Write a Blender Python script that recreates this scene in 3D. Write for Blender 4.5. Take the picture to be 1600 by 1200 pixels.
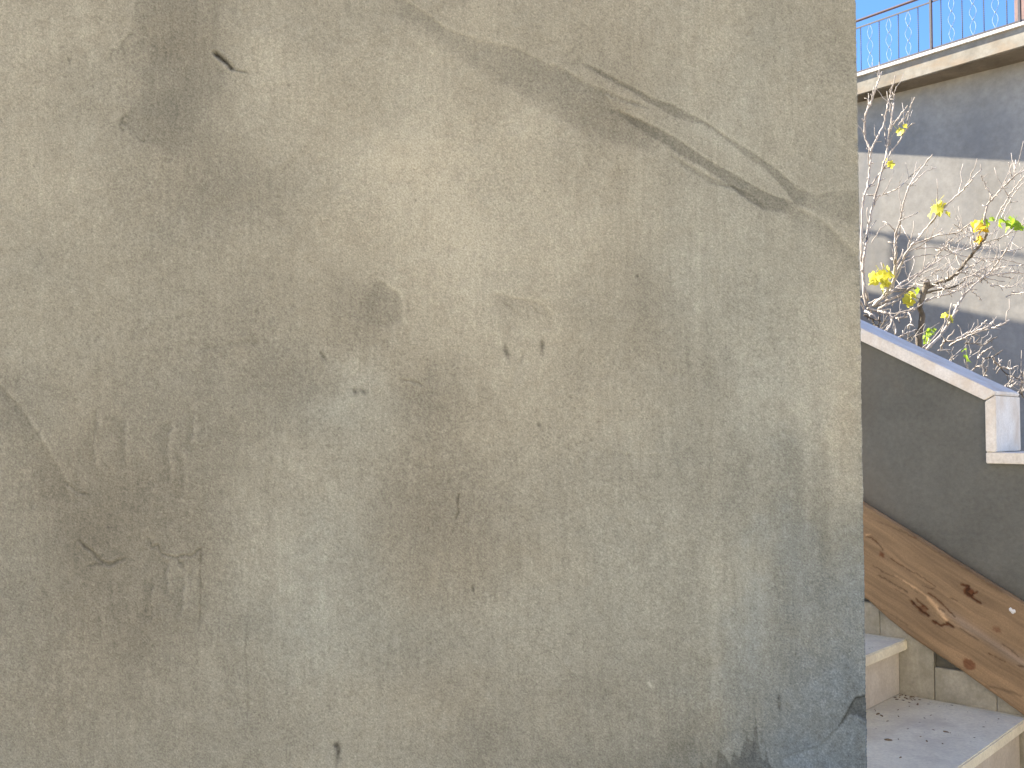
import bpy, bmesh, math, random
import numpy as np
from mathutils import Vector, Matrix

random.seed(7)
scene = bpy.context.scene
for o in list(bpy.data.objects):
    bpy.data.objects.remove(o)
C = scene.collection

# ------------------------------------------------------------------ camera
EYE = Vector((0.0, 0.0, 1.513))
FPX = 1586.0                       # focal length for a 1600 px wide frame
PITCH = math.atan(65 / FPX)
cam_d = bpy.data.cameras.new('camera')
cam = bpy.data.objects.new('camera', cam_d)
C.objects.link(cam)
cam.location = EYE
cam.rotation_euler = (math.pi / 2 + PITCH, 0, 0)
cam_d.sensor_width = 36.0
cam_d.lens = 36.0 * FPX / 1600
cam_d.clip_start = 0.05
cam_d.clip_end = 5000
scene.camera = cam
scene.render.resolution_x = 1024
scene.render.resolution_y = 768

# ------------------------------------------------------------------ sky and sun
SUN_AZ, SUN_EL = math.radians(145), math.radians(38)
S = Vector((math.cos(SUN_EL) * math.cos(SUN_AZ), math.cos(SUN_EL) * math.sin(SUN_AZ), math.sin(SUN_EL)))
world = bpy.data.worlds.new('World')
scene.world = world
world.use_nodes = True
wn = world.node_tree.nodes
wl = world.node_tree.links
wn.clear()
sky = wn.new('ShaderNodeTexSky')
sky.sky_type = 'NISHITA'
sky.sun_disc = False
sky.sun_elevation = SUN_EL
sky.sun_rotation = math.pi / 2 - SUN_AZ
sky.altitude = 800
sky.air_density = 1.0
sky.dust_density = 0.0
sky.ozone_density = 10.0
bg = wn.new('ShaderNodeBackground')
bg.inputs['Strength'].default_value = 0.063
wo = wn.new('ShaderNodeOutputWorld')
wl.new(sky.outputs[0], bg.inputs[0])
wl.new(bg.outputs[0], wo.inputs[0])
sun_d = bpy.data.lights.new('sun', 'SUN')
sun_d.energy = 5.0
sun_d.angle = math.radians(0.5)
sun_d.color = (1.0, 0.91, 0.77)
sun = bpy.data.objects.new('sun', sun_d)
C.objects.link(sun)
sun.location = (-20, 20, 30)
sun.rotation_euler = S.to_track_quat('Z', 'Y').to_euler()

scene.view_settings.view_transform = 'Standard'
scene.view_settings.look = 'None'
scene.view_settings.gamma = 1
scene.view_settings.use_curve_mapping = False
scene.view_settings.exposure = 2.35
scene.render.engine = 'CYCLES'

# ------------------------------------------------------------------ helpers
def tag(o, label, cat, group=None):
    o['label'] = label
    o['category'] = cat
    if group:
        o['group'] = group
    return o

def empty(name, loc):
    o = bpy.data.objects.new(name, None)
    C.objects.link(o)
    o.location = loc
    o.empty_display_size = 0.1
    return o

def link_mesh(name, me, mat, parent=None, smooth=False):
    o = bpy.data.objects.new(name, me)
    C.objects.link(o)
    if mat:
        me.materials.append(mat)
    if parent:
        o.parent = parent
        o.matrix_parent_inverse = Matrix.Translation(-world_loc(parent))
    if smooth:
        me.polygons.foreach_set('use_smooth', [True] * len(me.polygons))
    return o

def world_loc(o):
    v = Vector(o.location)
    if o.parent:
        v = o.matrix_parent_inverse @ v + world_loc(o.parent)
    return v

def bm_obj(name, bm, mat, parent=None, smooth=False):
    me = bpy.data.meshes.new(name)
    bm.normal_update()
    bm.to_mesh(me)
    bm.free()
    return link_mesh(name, me, mat, parent, smooth)

class Frame:
    """A local frame on plan: a along, b across, z up."""
    def __init__(self, o, a):
        self.o = Vector((o[0], o[1], 0))
        a = Vector((a[0], a[1], 0)).normalized()
        self.A = a
        self.B = Vector((-a.y, a.x, 0))
    def p(self, a, b, z):
        return self.o + self.A * a + self.B * b + Vector((0, 0, z))

def prism(bm, pts0, pts1):
    """closed solid between two matching outlines"""
    v0 = [bm.verts.new(p) for p in pts0]
    v1 = [bm.verts.new(p) for p in pts1]
    n = len(v0)
    bm.faces.new(v0[::-1])
    bm.faces.new(v1)
    for i in range(n):
        bm.faces.new((v0[i], v0[(i + 1) % n], v1[(i + 1) % n], v1[i]))

def fbox(fr, a0, a1, b0, b1, z0, z1, bev=0.0, seg=2):
    bm = bmesh.new()
    prism(bm, [fr.p(a0, b0, z0), fr.p(a1, b0, z0), fr.p(a1, b1, z0), fr.p(a0, b1, z0)],
          [fr.p(a0, b0, z1), fr.p(a1, b0, z1), fr.p(a1, b1, z1), fr.p(a0, b1, z1)])
    bmesh.ops.recalc_face_normals(bm, faces=bm.faces)
    if bev:
        bmesh.ops.bevel(bm, geom=bm.edges[:], offset=bev, segments=seg, affect='EDGES')
    return bm

def tube(bm, pts, radii, n=7, cap=True):
    """tapered tube along a polyline"""
    rings = []
    pts = [Vector(p) for p in pts]
    up = Vector((0.13, 0.31, 0.94))
    for i, p in enumerate(pts):
        d = (pts[min(i + 1, len(pts) - 1)] - pts[max(i - 1, 0)])
        if d.length < 1e-9:
            d = Vector((0, 0, 1))
        d.normalize()
        x = d.cross(up)
        if x.length < 0.05:
            x = d.cross(Vector((1, 0, 0)))
        x.normalize()
        y = d.cross(x)
        r = radii[i]
        rings.append([bm.verts.new(p + (x * math.cos(2 * math.pi * k / n) + y * math.sin(2 * math.pi * k / n)) * r) for k in range(n)])
    for r0, r1 in zip(rings, rings[1:]):
        for k in range(n):
            bm.faces.new((r0[k], r0[(k + 1) % n], r1[(k + 1) % n], r1[k]))
    if cap:
        bm.faces.new(rings[0][::-1])
        bm.faces.new(rings[-1])

# the camera ray of a photo pixel: used to read places off the photograph
CT, ST = math.cos(PITCH), math.sin(PITCH)
def ray(px, py):
    x = (px - 800) / FPX
    z = (600 - py) / FPX
    return Vector((x, CT - z * ST, ST + z * CT))
def at_depth(px, py, y):
    r = ray(px, py)
    return EYE + r * (y / r.y)
def on_plane(px, py, p0, n):
    r = ray(px, py)
    return EYE + r * ((p0 - EYE).dot(n) / r.dot(n))

# ------------------------------------------------------------------ materials
def new_mat(name, rough=0.9, spec=0.25):
    m = bpy.data.materials.new(name)
    m.use_nodes = True
    nt = m.node_tree
    b = nt.nodes['Principled BSDF']
    b.inputs['Roughness'].default_value = rough
    b.inputs['Specular IOR Level'].default_value = spec
    return m, nt, b

def nd(nt, t, **kw):
    n = nt.nodes.new(t)
    for k, v in kw.items():
        if k in n.inputs:
            n.inputs[k].default_value = v
        else:
            setattr(n, k, v)
    return n

def coords(nt, scale=(1, 1, 1), kind='Object', rot=(0, 0, 0)):
    tc = nt.nodes.new('ShaderNodeTexCoord')
    mp = nt.nodes.new('ShaderNodeMapping')
    mp.inputs['Scale'].default_value = scale
    mp.inputs['Rotation'].default_value = rot
    nt.links.new(tc.outputs[kind], mp.inputs['Vector'])
    return mp.outputs[0]

def noise(nt, vec, scale, detail=6, rough=0.6, dist=0.0):
    n = nd(nt, 'ShaderNodeTexNoise')
    n.inputs['Scale'].default_value = scale
    n.inputs['Detail'].default_value = detail
    n.inputs['Roughness'].default_value = rough
    n.inputs['Distortion'].default_value = dist
    nt.links.new(vec, n.inputs['Vector'])
    return n.outputs['Fac']

def ramp(nt, fac, stops):
    r = nt.nodes.new('ShaderNodeValToRGB')
    els = r.color_ramp.elements
    while len(els) > 1:
        els.remove(els[-1])
    els[0].position, els[0].color = stops[0][0], (*stops[0][1], 1)
    for p, c in stops[1:]:
        e = els.new(p)
        e.color = (*c, 1)
    nt.links.new(fac, r.inputs[0])
    return r.outputs[0]

def mix(nt, a, b, fac, mode='MIX'):
    m = nt.nodes.new('ShaderNodeMix')
    m.data_type = 'RGBA'
    m.blend_type = mode
    for s, v in ((m.inputs[0], fac), (m.inputs[6], a), (m.inputs[7], b)):
        if isinstance(v, (int, float)):
            s.default_value = v
        elif isinstance(v, tuple):
            s.default_value = (*v, 1)
        else:
            nt.links.new(v, s)
    return m.outputs[2]

def bump(nt, b, h, strength=0.3, dist=0.01):
    n = nt.nodes.new('ShaderNodeBump')
    n.inputs['Strength'].default_value = strength
    n.inputs['Distance'].default_value = dist
    nt.links.new(h, n.inputs['Height'])
    nt.links.new(n.outputs[0], b.inputs['Normal'])

def mottled(name, stops, scale, rough=0.9, spec=0.2, bstr=0.25, bdist=0.004, bscale=60, stretch=(1, 1, 1), stain=None):
    m, nt, b = new_mat(name, rough, spec)
    v = coords(nt, stretch)
    f = noise(nt, v, scale, 8, 0.62, 0.4)
    col = ramp(nt, f, stops)
    fine = noise(nt, coords(nt), bscale, 5, 0.7)
    col = mix(nt, col, ramp(nt, fine, [(0.25, (0.72, 0.72, 0.72)), (0.75, (1.18, 1.18, 1.18))]), 0.7, 'MULTIPLY')
    if stain:
        sv = noise(nt, coords(nt, stain[2]), stain[1], 6, 0.6, 0.2)
        col = mix(nt, col, stain[0], ramp(nt, sv, [(0.48, (0, 0, 0)), (0.72, (0.75, 0.75, 0.75))]))
    nt.links.new(col, b.inputs['Base Color'])
    bump(nt, b, fine, bstr, bdist)
    return m

def attr_mat(name, attr, rough, spec, bscale, bstr, bdist, stretch=(1, 1, 1), lo=0.8, hi=1.16):
    m, nt, b = new_mat(name, rough, spec)
    a = nt.nodes.new('ShaderNodeAttribute')
    a.attribute_name = attr
    f = noise(nt, coords(nt, stretch), bscale, 4, 0.7)
    col = mix(nt, a.outputs['Color'], ramp(nt, f, [(0.3, (lo, lo, lo)), (0.7, (hi, hi, hi))]), 0.85, 'MULTIPLY')
    nt.links.new(col, b.inputs['Base Color'])
    bump(nt, b, f, bstr, bdist)
    return m

M_plaster = attr_mat('cement_plaster', 'tone', 0.95, 0.12, 380, 1.0, 0.0016, lo=0.66, hi=1.30)
M_wood = attr_mat('weathered_wood', 'tone', 0.75, 0.25, 300, 0.25, 0.0008)
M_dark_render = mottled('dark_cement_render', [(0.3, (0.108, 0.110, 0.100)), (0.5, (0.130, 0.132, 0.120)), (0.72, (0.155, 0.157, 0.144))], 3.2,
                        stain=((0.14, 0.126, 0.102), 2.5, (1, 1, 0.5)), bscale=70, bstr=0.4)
M_marble = mottled('pale_coping_marble', [(0.3, (0.62, 0.58, 0.51)), (0.55, (0.74, 0.71, 0.66)), (0.75, (0.80, 0.78, 0.74))], 9, rough=0.55, spec=0.4, bscale=140, bstr=0.12,
                   stain=((0.56, 0.46, 0.35), 11, (1, 1, 0.6)))
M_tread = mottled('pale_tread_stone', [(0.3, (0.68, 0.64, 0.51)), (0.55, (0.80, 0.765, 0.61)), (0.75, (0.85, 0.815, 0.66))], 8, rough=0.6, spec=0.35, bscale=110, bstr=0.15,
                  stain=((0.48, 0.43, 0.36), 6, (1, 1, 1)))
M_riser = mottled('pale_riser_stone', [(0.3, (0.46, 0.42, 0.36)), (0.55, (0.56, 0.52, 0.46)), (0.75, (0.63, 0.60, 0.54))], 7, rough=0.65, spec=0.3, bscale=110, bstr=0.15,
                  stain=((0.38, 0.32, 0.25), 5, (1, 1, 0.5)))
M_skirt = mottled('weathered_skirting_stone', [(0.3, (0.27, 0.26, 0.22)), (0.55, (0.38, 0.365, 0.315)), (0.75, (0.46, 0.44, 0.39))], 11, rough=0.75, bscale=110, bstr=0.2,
                  stain=((0.14, 0.14, 0.10), 9, (1, 1, 0.5)))
M_concrete = mottled('stair_concrete', [(0.3, (0.17, 0.165, 0.15)), (0.7, (0.25, 0.24, 0.22))], 6, bscale=80)
M_far = mottled('far_cement_render', [(0.3, (0.28, 0.262, 0.225)), (0.5, (0.335, 0.315, 0.275)), (0.72, (0.385, 0.363, 0.32))], 0.9, bscale=9, bstr=0.1,
                stain=((0.23, 0.23, 0.225), 1.2, (1, 1, 0.3)))
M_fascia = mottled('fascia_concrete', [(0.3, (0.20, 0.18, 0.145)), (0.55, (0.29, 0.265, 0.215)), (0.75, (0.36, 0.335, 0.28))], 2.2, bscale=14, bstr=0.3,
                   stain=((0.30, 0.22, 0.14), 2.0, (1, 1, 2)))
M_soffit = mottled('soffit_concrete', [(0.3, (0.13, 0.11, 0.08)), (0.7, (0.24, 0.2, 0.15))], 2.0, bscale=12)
M_iron = mottled('dark_painted_iron', [(0.3, (0.03, 0.028, 0.035)), (0.7, (0.055, 0.05, 0.06))], 30, rough=0.5, spec=0.5)
M_rust = mottled('red_brown_rail', [(0.3, (0.07, 0.045, 0.055)), (0.7, (0.12, 0.07, 0.075))], 12, rough=0.6, spec=0.4)
M_pale_iron = mottled('pale_blue_iron', [(0.3, (0.2, 0.3, 0.36)), (0.7, (0.32, 0.40, 0.46))], 20, rough=0.5, spec=0.4)
M_bark = mottled('pale_bark', [(0.3, (0.24, 0.205, 0.175)), (0.5, (0.42, 0.38, 0.345)), (0.72, (0.58, 0.545, 0.515))], 14, bscale=160, bstr=0.4, stretch=(1, 1, 0.5))
M_bark_dark = mottled('dark_trunk_bark', [(0.3, (0.07, 0.055, 0.04)), (0.5, (0.17, 0.145, 0.115)), (0.75, (0.4, 0.36, 0.32))], 22, bscale=150, bstr=0.6, stretch=(1, 1, 0.4))
M_ground = mottled('yard_ground', [(0.3, (0.34, 0.30, 0.24)), (0.7, (0.46, 0.41, 0.33))], 0.8, bscale=20)
M_soil = mottled('garden_soil', [(0.3, (0.07, 0.06, 0.04)), (0.7, (0.14, 0.115, 0.08))], 3, bscale=30)
M_house = mottled('house_render', [(0.3, (0.30, 0.27, 0.22)), (0.7, (0.38, 0.34, 0.28))], 1.5, bscale=40)
M_cream = mottled('cream_render', [(0.3, (0.58, 0.50, 0.38)), (0.7, (0.70, 0.62, 0.48))], 1.2, bscale=30)
M_pink = mottled('dull_pink_render', [(0.3, (0.25, 0.17, 0.15)), (0.7, (0.36, 0.26, 0.23))], 1.5, bscale=20)
M_chip = mottled('white_plaster_chip', [(0.3, (0.62, 0.62, 0.6)), (0.7, (0.8, 0.8, 0.78))], 60, bscale=300)
M_crumb = mottled('dry_litter', [(0.35, (0.10, 0.075, 0.045)), (0.6, (0.26, 0.19, 0.12))], 40, bscale=200)
M_glass, _nt, _b = new_mat('window_glass', 0.08, 0.5)
_b.inputs['Base Color'].default_value = (0.02, 0.025, 0.03, 1)

def leaf_mat(name, c0, c1):
    m, nt, b = new_mat(name, 0.55, 0.3)
    f = noise(nt, coords(nt), 45, 4, 0.6)
    col = ramp(nt, f, [(0.3, c0), (0.7, c1)])
    nt.links.new(col, b.inputs['Base Color'])
    tr = nt.nodes.new('ShaderNodeBsdfTranslucent')
    nt.links.new(col, tr.inputs['Color'])
    ms = nt.nodes.new('ShaderNodeMixShader')
    ms.inputs[0].default_value = 0.5
    nt.links.new(b.outputs[0], ms.inputs[1])
    nt.links.new(tr.outputs[0], ms.inputs[2])
    nt.links.new(ms.outputs[0], nt.nodes['Material Output'].inputs[0])
    return m
M_leaf_y = leaf_mat('yellow_leaf', (0.54, 0.50, 0.04), (0.70, 0.68, 0.14))
M_leaf_g = leaf_mat('green_leaf', (0.16, 0.34, 0.02), (0.40, 0.50, 0.05))
M_leaf_o = leaf_mat('golden_leaf', (0.50, 0.33, 0.02), (0.70, 0.55, 0.06))

# ------------------------------------------------------------------ ground
bm = bmesh.new()
v = [bm.verts.new(p) for p in ((-1500, -1500, 0), (1500, -1500, 0), (1500, 2500, 0), (-1500, 2500, 0))]
bm.faces.new(v)
g = bm_obj('ground', bm, M_ground)
g['kind'] = 'structure'

# ------------------------------------------------------------------ unseen house added across the yard to bounce warm light back
YF = Frame((-1.0, -6.5), (1, 0.06))
yh = empty('yard_bounce_house', (-1.0, -9, 0))
tag(yh, 'unseen cream rendered house added across the yard to bounce warm light', 'house')
bm_obj('house_wall', fbox(YF, -7.0, 10.0, -6.0, 0.0, 0, 6.2), M_cream, yh)
bm_obj('roof', fbox(YF, -7.3, 10.3, -6.3, 0.3, 6.2, 6.4, 0.01, 1), M_concrete, yh)
for wx in (-5.4, -2.2, 1.2, 4.6, 8.0):
    for wz in (0.95, 3.9):
        wf = bm_obj('window', fbox(YF, wx - 0.6, wx + 0.6, 0.0, 0.05, wz, wz + 1.3, 0.005, 1), M_marble, yh)
        bm_obj('pane', fbox(YF, wx - 0.52, wx + 0.52, 0.05, 0.056, wz + 0.08, wz + 1.22), M_glass, wf)

# ------------------------------------------------------------------ the big plaster wall
WALL_Y = 1.70
KPX = WALL_Y / FPX                       # metres on the wall per photo pixel
EDGE = 1348.0                            # the corner, in wall units (px)

def srgb(c):
    c = np.asarray(c, float) / 255.0
    return np.where(c <= 0.04045, c / 12.92, ((c + 0.055) / 1.055) ** 2.4)

def grow(lo, hi, step, far_lo, far_hi, g=1.25):
    mid = list(np.arange(lo, hi + 1e-6, step))
    a, s = [], step
    x = lo
    while x > far_lo:
        s *= g
        x -= s
        a.append(max(x, far_lo))
    b, s = [], step
    x = mid[-1]
    while x < far_hi:
        s *= g
        x += s
        b.append(min(x, far_hi))
    return np.array(a[::-1] + mid + b)

STEP = 1.7
us = grow(-40, EDGE - 8, STEP, -3600, EDGE - 8)
RC = 5.0                                  # corner radius in px
us = np.concatenate([us[us < EDGE - 9], np.linspace(EDGE - 8, EDGE - RC, 3)])
vs = grow(-45, 1245, STEP, 665 - (2.55 - EYE.z) / KPX, 665 + EYE.z / KPX)
NU, NV = len(us), len(vs)
U, V = np.meshgrid(us, vs)
rng = np.random.default_rng(11)

def vn(sx, sy, seed, u=None, v=None, ou=0.0, ov=0.0):
    """value noise -1..1 on the tensor grid, feature size sx, sy in px"""
    u = us if u is None else u
    v = vs if v is None else v
    a = (u + 5000 + ou) / sx
    b = (v + 5000 + ov) / sy
    nx, ny = int(a.max()) + 3, int(b.max()) + 3
    R = np.random.default_rng(seed).uniform(-1, 1, (ny, nx)).astype(np.float32)
    ia, ib = a.astype(int), b.astype(int)
    fa, fb = a - ia, b - ib
    fa = fa * fa * (3 - 2 * fa)
    fb = fb * fb * (3 - 2 * fb)
    X = R[:, ia] * (1 - fa) + R[:, ia + 1] * fa
    return X[ib] * (1 - fb)[:, None] + X[ib + 1] * fb[:, None]

def fbm(sx, sy, seed, oct=4, gain=0.55):
    t, a, n = 0, 1.0, 0
    for k in range(oct):
        t = t + a * vn(sx / 2 ** k, sy / 2 ** k, seed + 31 * k, ou=17.3 * k * k, ov=41.7 * k)
        n += a
        a *= gain
    return t / n

def sstep(x, e0, e1):
    t = np.clip((x - e0) / (e1 - e0), 0, 1)
    return t * t * (3 - 2 * t)

# slow warp of the coordinates so that drawn marks get ragged edges
WX = 7 * fbm(46, 46, 101, 4) + 3 * fbm(9, 9, 121, 2)
WY = 7 * fbm(46, 46, 201, 4) + 3 * fbm(9, 9, 221, 2)

def box(x0, x1, y0, y1, pad):
    i0, i1 = np.searchsorted(us, x0 - pad), np.searchsorted(us, x1 + pad)
    j0, j1 = np.searchsorted(vs, y0 - pad), np.searchsorted(vs, y1 + pad)
    return slice(j0, j1), slice(i0, i1)

def pdist(pts, pad, warp=1.0):
    """distance, signed side (+ below / right-hand) and run 0..1 along a polyline"""
    P = np.array(pts, float)
    sl = box(P[:, 0].min(), P[:, 0].max(), P[:, 1].min(), P[:, 1].max(), pad)
    x = U[sl] + warp * WX[sl]
    y = V[sl] + warp * WY[sl]
    D = np.full(x.shape, 1e9)
    SD = np.zeros(x.shape)
    RUN = np.zeros(x.shape)
    L = np.hypot(*(P[1:] - P[:-1]).T)
    acc, tot = 0, L.sum()
    for (a, b, l) in zip(P[:-1], P[1:], L):
        d = (b - a) / l
        t = np.clip((x - a[0]) * d[0] + (y - a[1]) * d[1], 0, l)
        ex, ey = x - a[0] - d[0] * t, y - a[1] - d[1] * t
        dd = np.hypot(ex, ey)
        m = dd < D
        D = np.where(m, dd, D)
        SD = np.where(m, np.sign(d[0] * (y - a[1]) - d[1] * (x - a[0])) * dd, SD)
        RUN = np.where(m, (acc + t) / tot, RUN)
        acc += l
    return sl, D, SD, RUN

# --- tone: broad cement colour clouds plus light falloff painted at lower right, coarse lattice
gx = np.array([-3600, 0, 130, 270, 400, 540, 680, 820, 960, 1080, 1180, 1270, 1345, 1400])
gy = np.array([-2500, 0, 120, 250, 380, 500, 620, 740, 860, 980, 1090, 1195, 2200])
LUM = np.array([
    [168,170,168,148,160,156,158,158,155,158,156,154,152,152],
    [168,174,170,146,160,158,156,156,158,160,158,154,153,153],
    [168,175,168,142,163,163,166,158,150,160,158,156,155,155],
    [165,168,163,150,160,170,178,172,156,156,158,156,156,156],
    [160,163,158,150,155,168,180,176,164,160,160,160,158,158],
    [158,157,153,150,150,150,166,166,158,152,158,163,162,162],
    [152,150,148,147,145,160,152,166,158,152,152,160,161,161],
    [150,150,142,142,148,158,148,158,155,150,146,150,158,158],
    [148,148,136,138,158,160,144,150,158,152,142,140,142,142],
    [148,142,138,140,154,160,154,158,156,146,136,134,136,136],
    [150,147,144,147,153,157,152,152,146,138,130,124,120,120],
    [150,148,146,149,153,156,152,146,136,126,118,110,102,102],
    [140,140,140,140,140,140,140,136,126,116,110,104,98,98]], float)
# coolness: 0 warm beige .. 1 blue grey; lower-right blue is partly painted skylight
COOL = np.array([
    [0.05]*9+[0.15,0.18,0.12,0.08,0.08],
    [0.05]*9+[0.18,0.22,0.15,0.08,0.08],
    [0.08,0.08,0.08,0.05,0.08,0.06,0.04,0.04,0.05,0.2,0.28,0.2,0.1,0.1],
    [0.1,0.1,0.1,0.08,0.08,0.05,0.04,0.06,0.08,0.25,0.3,0.25,0.15,0.15],
    [0.12,0.12,0.12,0.1,0.06,0.03,0.05,0.08,0.1,0.28,0.35,0.3,0.15,0.15],
    [0.15,0.15,0.12,0.1,0.1,0.05,0.08,0.1,0.1,0.25,0.38,0.3,0.2,0.2],
    [0.15,0.15,0.1,0.1,0.12,0.35,0.05,0.1,0.12,0.3,0.4,0.33,0.2,0.2],
    [0.15,0.15,0.08,0.05,0.15,0.25,0.02,0.15,0.25,0.36,0.45,0.42,0.3,0.3],
    [0.15,0.15,0.05,0.05,0.3,0.38,0.05,0.15,0.38,0.42,0.5,0.55,0.55,0.55],
    [0.15,0.12,0.05,0.15,0.38,0.42,0.25,0.38,0.4,0.45,0.6,0.7,0.75,0.75],
    [0.18,0.15,0.1,0.2,0.3,0.3,0.15,0.3,0.35,0.5,0.7,0.85,0.95,0.95],
    [0.25,0.25,0.2,0.25,0.3,0.35,0.3,0.35,0.45,0.6,0.85,1.0,1.0,1.0],
    [0.3]*9+[0.5,0.8,0.9,1,1]], float)

def lattice(G, x, y):
    i = np.clip(np.searchsorted(gx, x) - 1, 0, len(gx) - 2)
    j = np.clip(np.searchsorted(gy, y) - 1, 0, len(gy) - 2)
    fx = np.clip((x - gx[i]) / (gx[i + 1] - gx[i]), 0, 1)
    fy = np.clip((y - gy[j]) / (gy[j + 1] - gy[j]), 0, 1)
    fx = fx * fx * (3 - 2 * fx)
    fy = fy * fy * (3 - 2 * fy)
    return (G[j, i] * (1 - fx) + G[j, i + 1] * fx) * (1 - fy) + (G[j + 1, i] * (1 - fx) + G[j + 1, i + 1] * fx) * fy

big_wx = 38 * fbm(150, 150, 301, 3) + 12 * fbm(30, 40, 331, 3)
big_wy = 45 * fbm(150, 170, 401, 3) + 14 * fbm(30, 60, 431, 3)
lum = lattice(LUM, U + big_wx, V + big_wy)
cool = lattice(COOL, U + big_wx, V + big_wy)
lum += 9 * np.exp(-((U - 1180) / 110) ** 2 - ((V - 930) / 170) ** 2)
lum += 10 * np.exp(-((U - 1290) / 150) ** 2 - ((V - 1190) / 130) ** 2)
lum = 154 + (lum - 154) * 0.88 - 14 * np.exp(-((U - 0) / 300) ** 2 - ((V + 20) / 260) ** 2)

f_mid = fbm(90, 120, 501, 5)
f_str = fbm(14, 230, 601, 4)               # streaks run down the wall
f_str2 = fbm(5, 90, 651, 3)
f_small = fbm(16, 16, 701, 4)
f_grain = fbm(3.9, 4.4, 801, 2, 0.9)
f_comb = vn(3.2, 40, 851)
f_sponge = fbm(8.5, 9.5, 871, 2, 0.7)
lum += 8 * f_mid + 2.6 * f_str * (0.5 + sstep(U, 700, 1250)) + 1.6 * f_str2 + 5.0 * f_small
darkness = np.clip((166 - lum) / 30, 0.1, 1.3)
pits = np.clip(f_grain - 0.12, 0, 1)
lum += 6.0 * f_sponge * (0.5 + 0.6 * darkness) + 15 * f_grain * (0.45 + 0.55 * darkness) - 20 * pits * darkness + 5.0 * f_comb * (0.4 + 0.6 * sstep(f_mid, -0.3, 0.4))
rng_g = np.random.default_rng(5).normal(0, 1, U.shape)
lum += 6.5 * rng_g
cool += 0.10 * fbm(120, 120, 901, 3) + 0.06 * f_small

# --- relief in mm
H = 1.8 * fbm(240, 190, 1001, 3) + 0.7 * fbm(60, 55, 1051, 3) + 0.34 * f_small + 0.14 * f_str + 0.30 * f_grain + 0.10 * f_comb + 0.22 * f_sponge - 0.35 * pits * darkness + 0.10 * rng_g
# curved trowel sweeps
for k in range(26):
    r2 = np.random.default_rng(2000 + k)
    cx, cy = r2.uniform(0, 1330), r2.uniform(0, 1200)
    R, a0, da = r2.uniform(60, 260), r2.uniform(0, 6.28), r2.uniform(0.35, 1.0)
    pts = [(cx + R * math.cos(a0 + da * t / 8), cy + R * math.sin(a0 + da * t / 8)) for t in range(9)]
    sl, D, SD, RUN = pdist(pts, 30, 0.6)
    e = np.sin(np.pi * np.clip(RUN, 0, 1)) ** 1.2
    H[sl] += r2.choice([-1, 1]) * 0.35 * e * sstep(SD, -9, 3) * np.exp(-np.clip(SD, 0, 99) / 16)
    lum[sl] -= 3.0 * e * np.exp(-(D / 5) ** 2)

def lap(pts, step_mm, fade, dark, soft=3, light=0, warp=0.5, ends=0.12, w2=None):
    """the edge of a plaster layer: thicker above the line, thin and darker below"""
    pad = fade * 3 + 12
    sl, D, SD, RUN = pdist(pts, pad, warp)
    e = sstep(RUN, 0, ends) * sstep(1 - RUN, 0, ends)
    rag = 1 + 0.5 * f_small[sl]
    below = sstep(SD, -soft, soft * 0.6) * np.exp(-(np.clip(SD, 0, None) / (fade * 1.25 * rag)) ** 2)
    above = sstep(-SD, -soft, soft) * np.exp(-np.clip(-SD, 0, None) / 22)
    H[sl] += 0.85 * e * step_mm * (above * 0.6 - below)
    lum[sl] -= 1.15 * e * dark * below * (1 + 0.35 * f_small[sl])
    lum[sl] += e * light * np.exp(-((SD + 4) / 3.2) ** 2)

def crack(pts, w, depth, dark, warp=0.6, ends=0.1):
    sl, D, SD, RUN = pdist(pts, w * 5 + 8, warp)
    e = sstep(RUN, -0.02, ends) * sstep(1 - RUN, -0.02, ends)
    g_ = np.exp(-(D / (w * (0.65 + 0.5 * np.clip(f_small[sl] + 0.4, 0, 1)))) ** 2) * e
    lip = np.exp(-((D - w * 2.1) / (w * 0.8)) ** 2) * e
    H[sl] += 0.45 * depth * lip - 1.4 * depth * g_
    lum[sl] -= 0.80 * dark * g_ - 0.10 * dark * lip * (SD > 0)  # groove darkened, one lip given a painted highlight

def dent(x, y, rx, ry, rot, depth, dark, sharp=2.0, warp=0.5):
    R = max(rx, ry)
    sl = box(x, x, y, y, R * 3 + 6)
    dx = U[sl] + warp * WX[sl] * min(1, R / 9) - x
    dy = V[sl] + warp * WY[sl] * min(1, R / 9) - y
    c, s = math.cos(rot), math.sin(rot)
    q = ((dx * c + dy * s) / rx) ** 2 + ((dy * c - dx * s) / ry) ** 2
    g_ = np.exp(-q ** (sharp / 2))
    H[sl] -= depth * g_
    lum[sl] -= dark * g_

def cloud(x, y, rx, ry, dl, dcool=0.0, rot=0.0):
    sl = box(x, x, y, y, max(rx, ry) * 2.4)
    dx, dy = U[sl] + big_wx[sl] * 0.6 - x, V[sl] + big_wy[sl] * 0.6 - y
    c, s = math.cos(rot), math.sin(rot)
    q = ((dx * c + dy * s) / rx) ** 2 + ((dy * c - dx * s) / ry) ** 2
    g_ = np.exp(-q)
    lum[sl] += 0.8 * dl * g_ * (1 + 0.5 * f_small[sl])
    cool[sl] += dcool * g_

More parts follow.
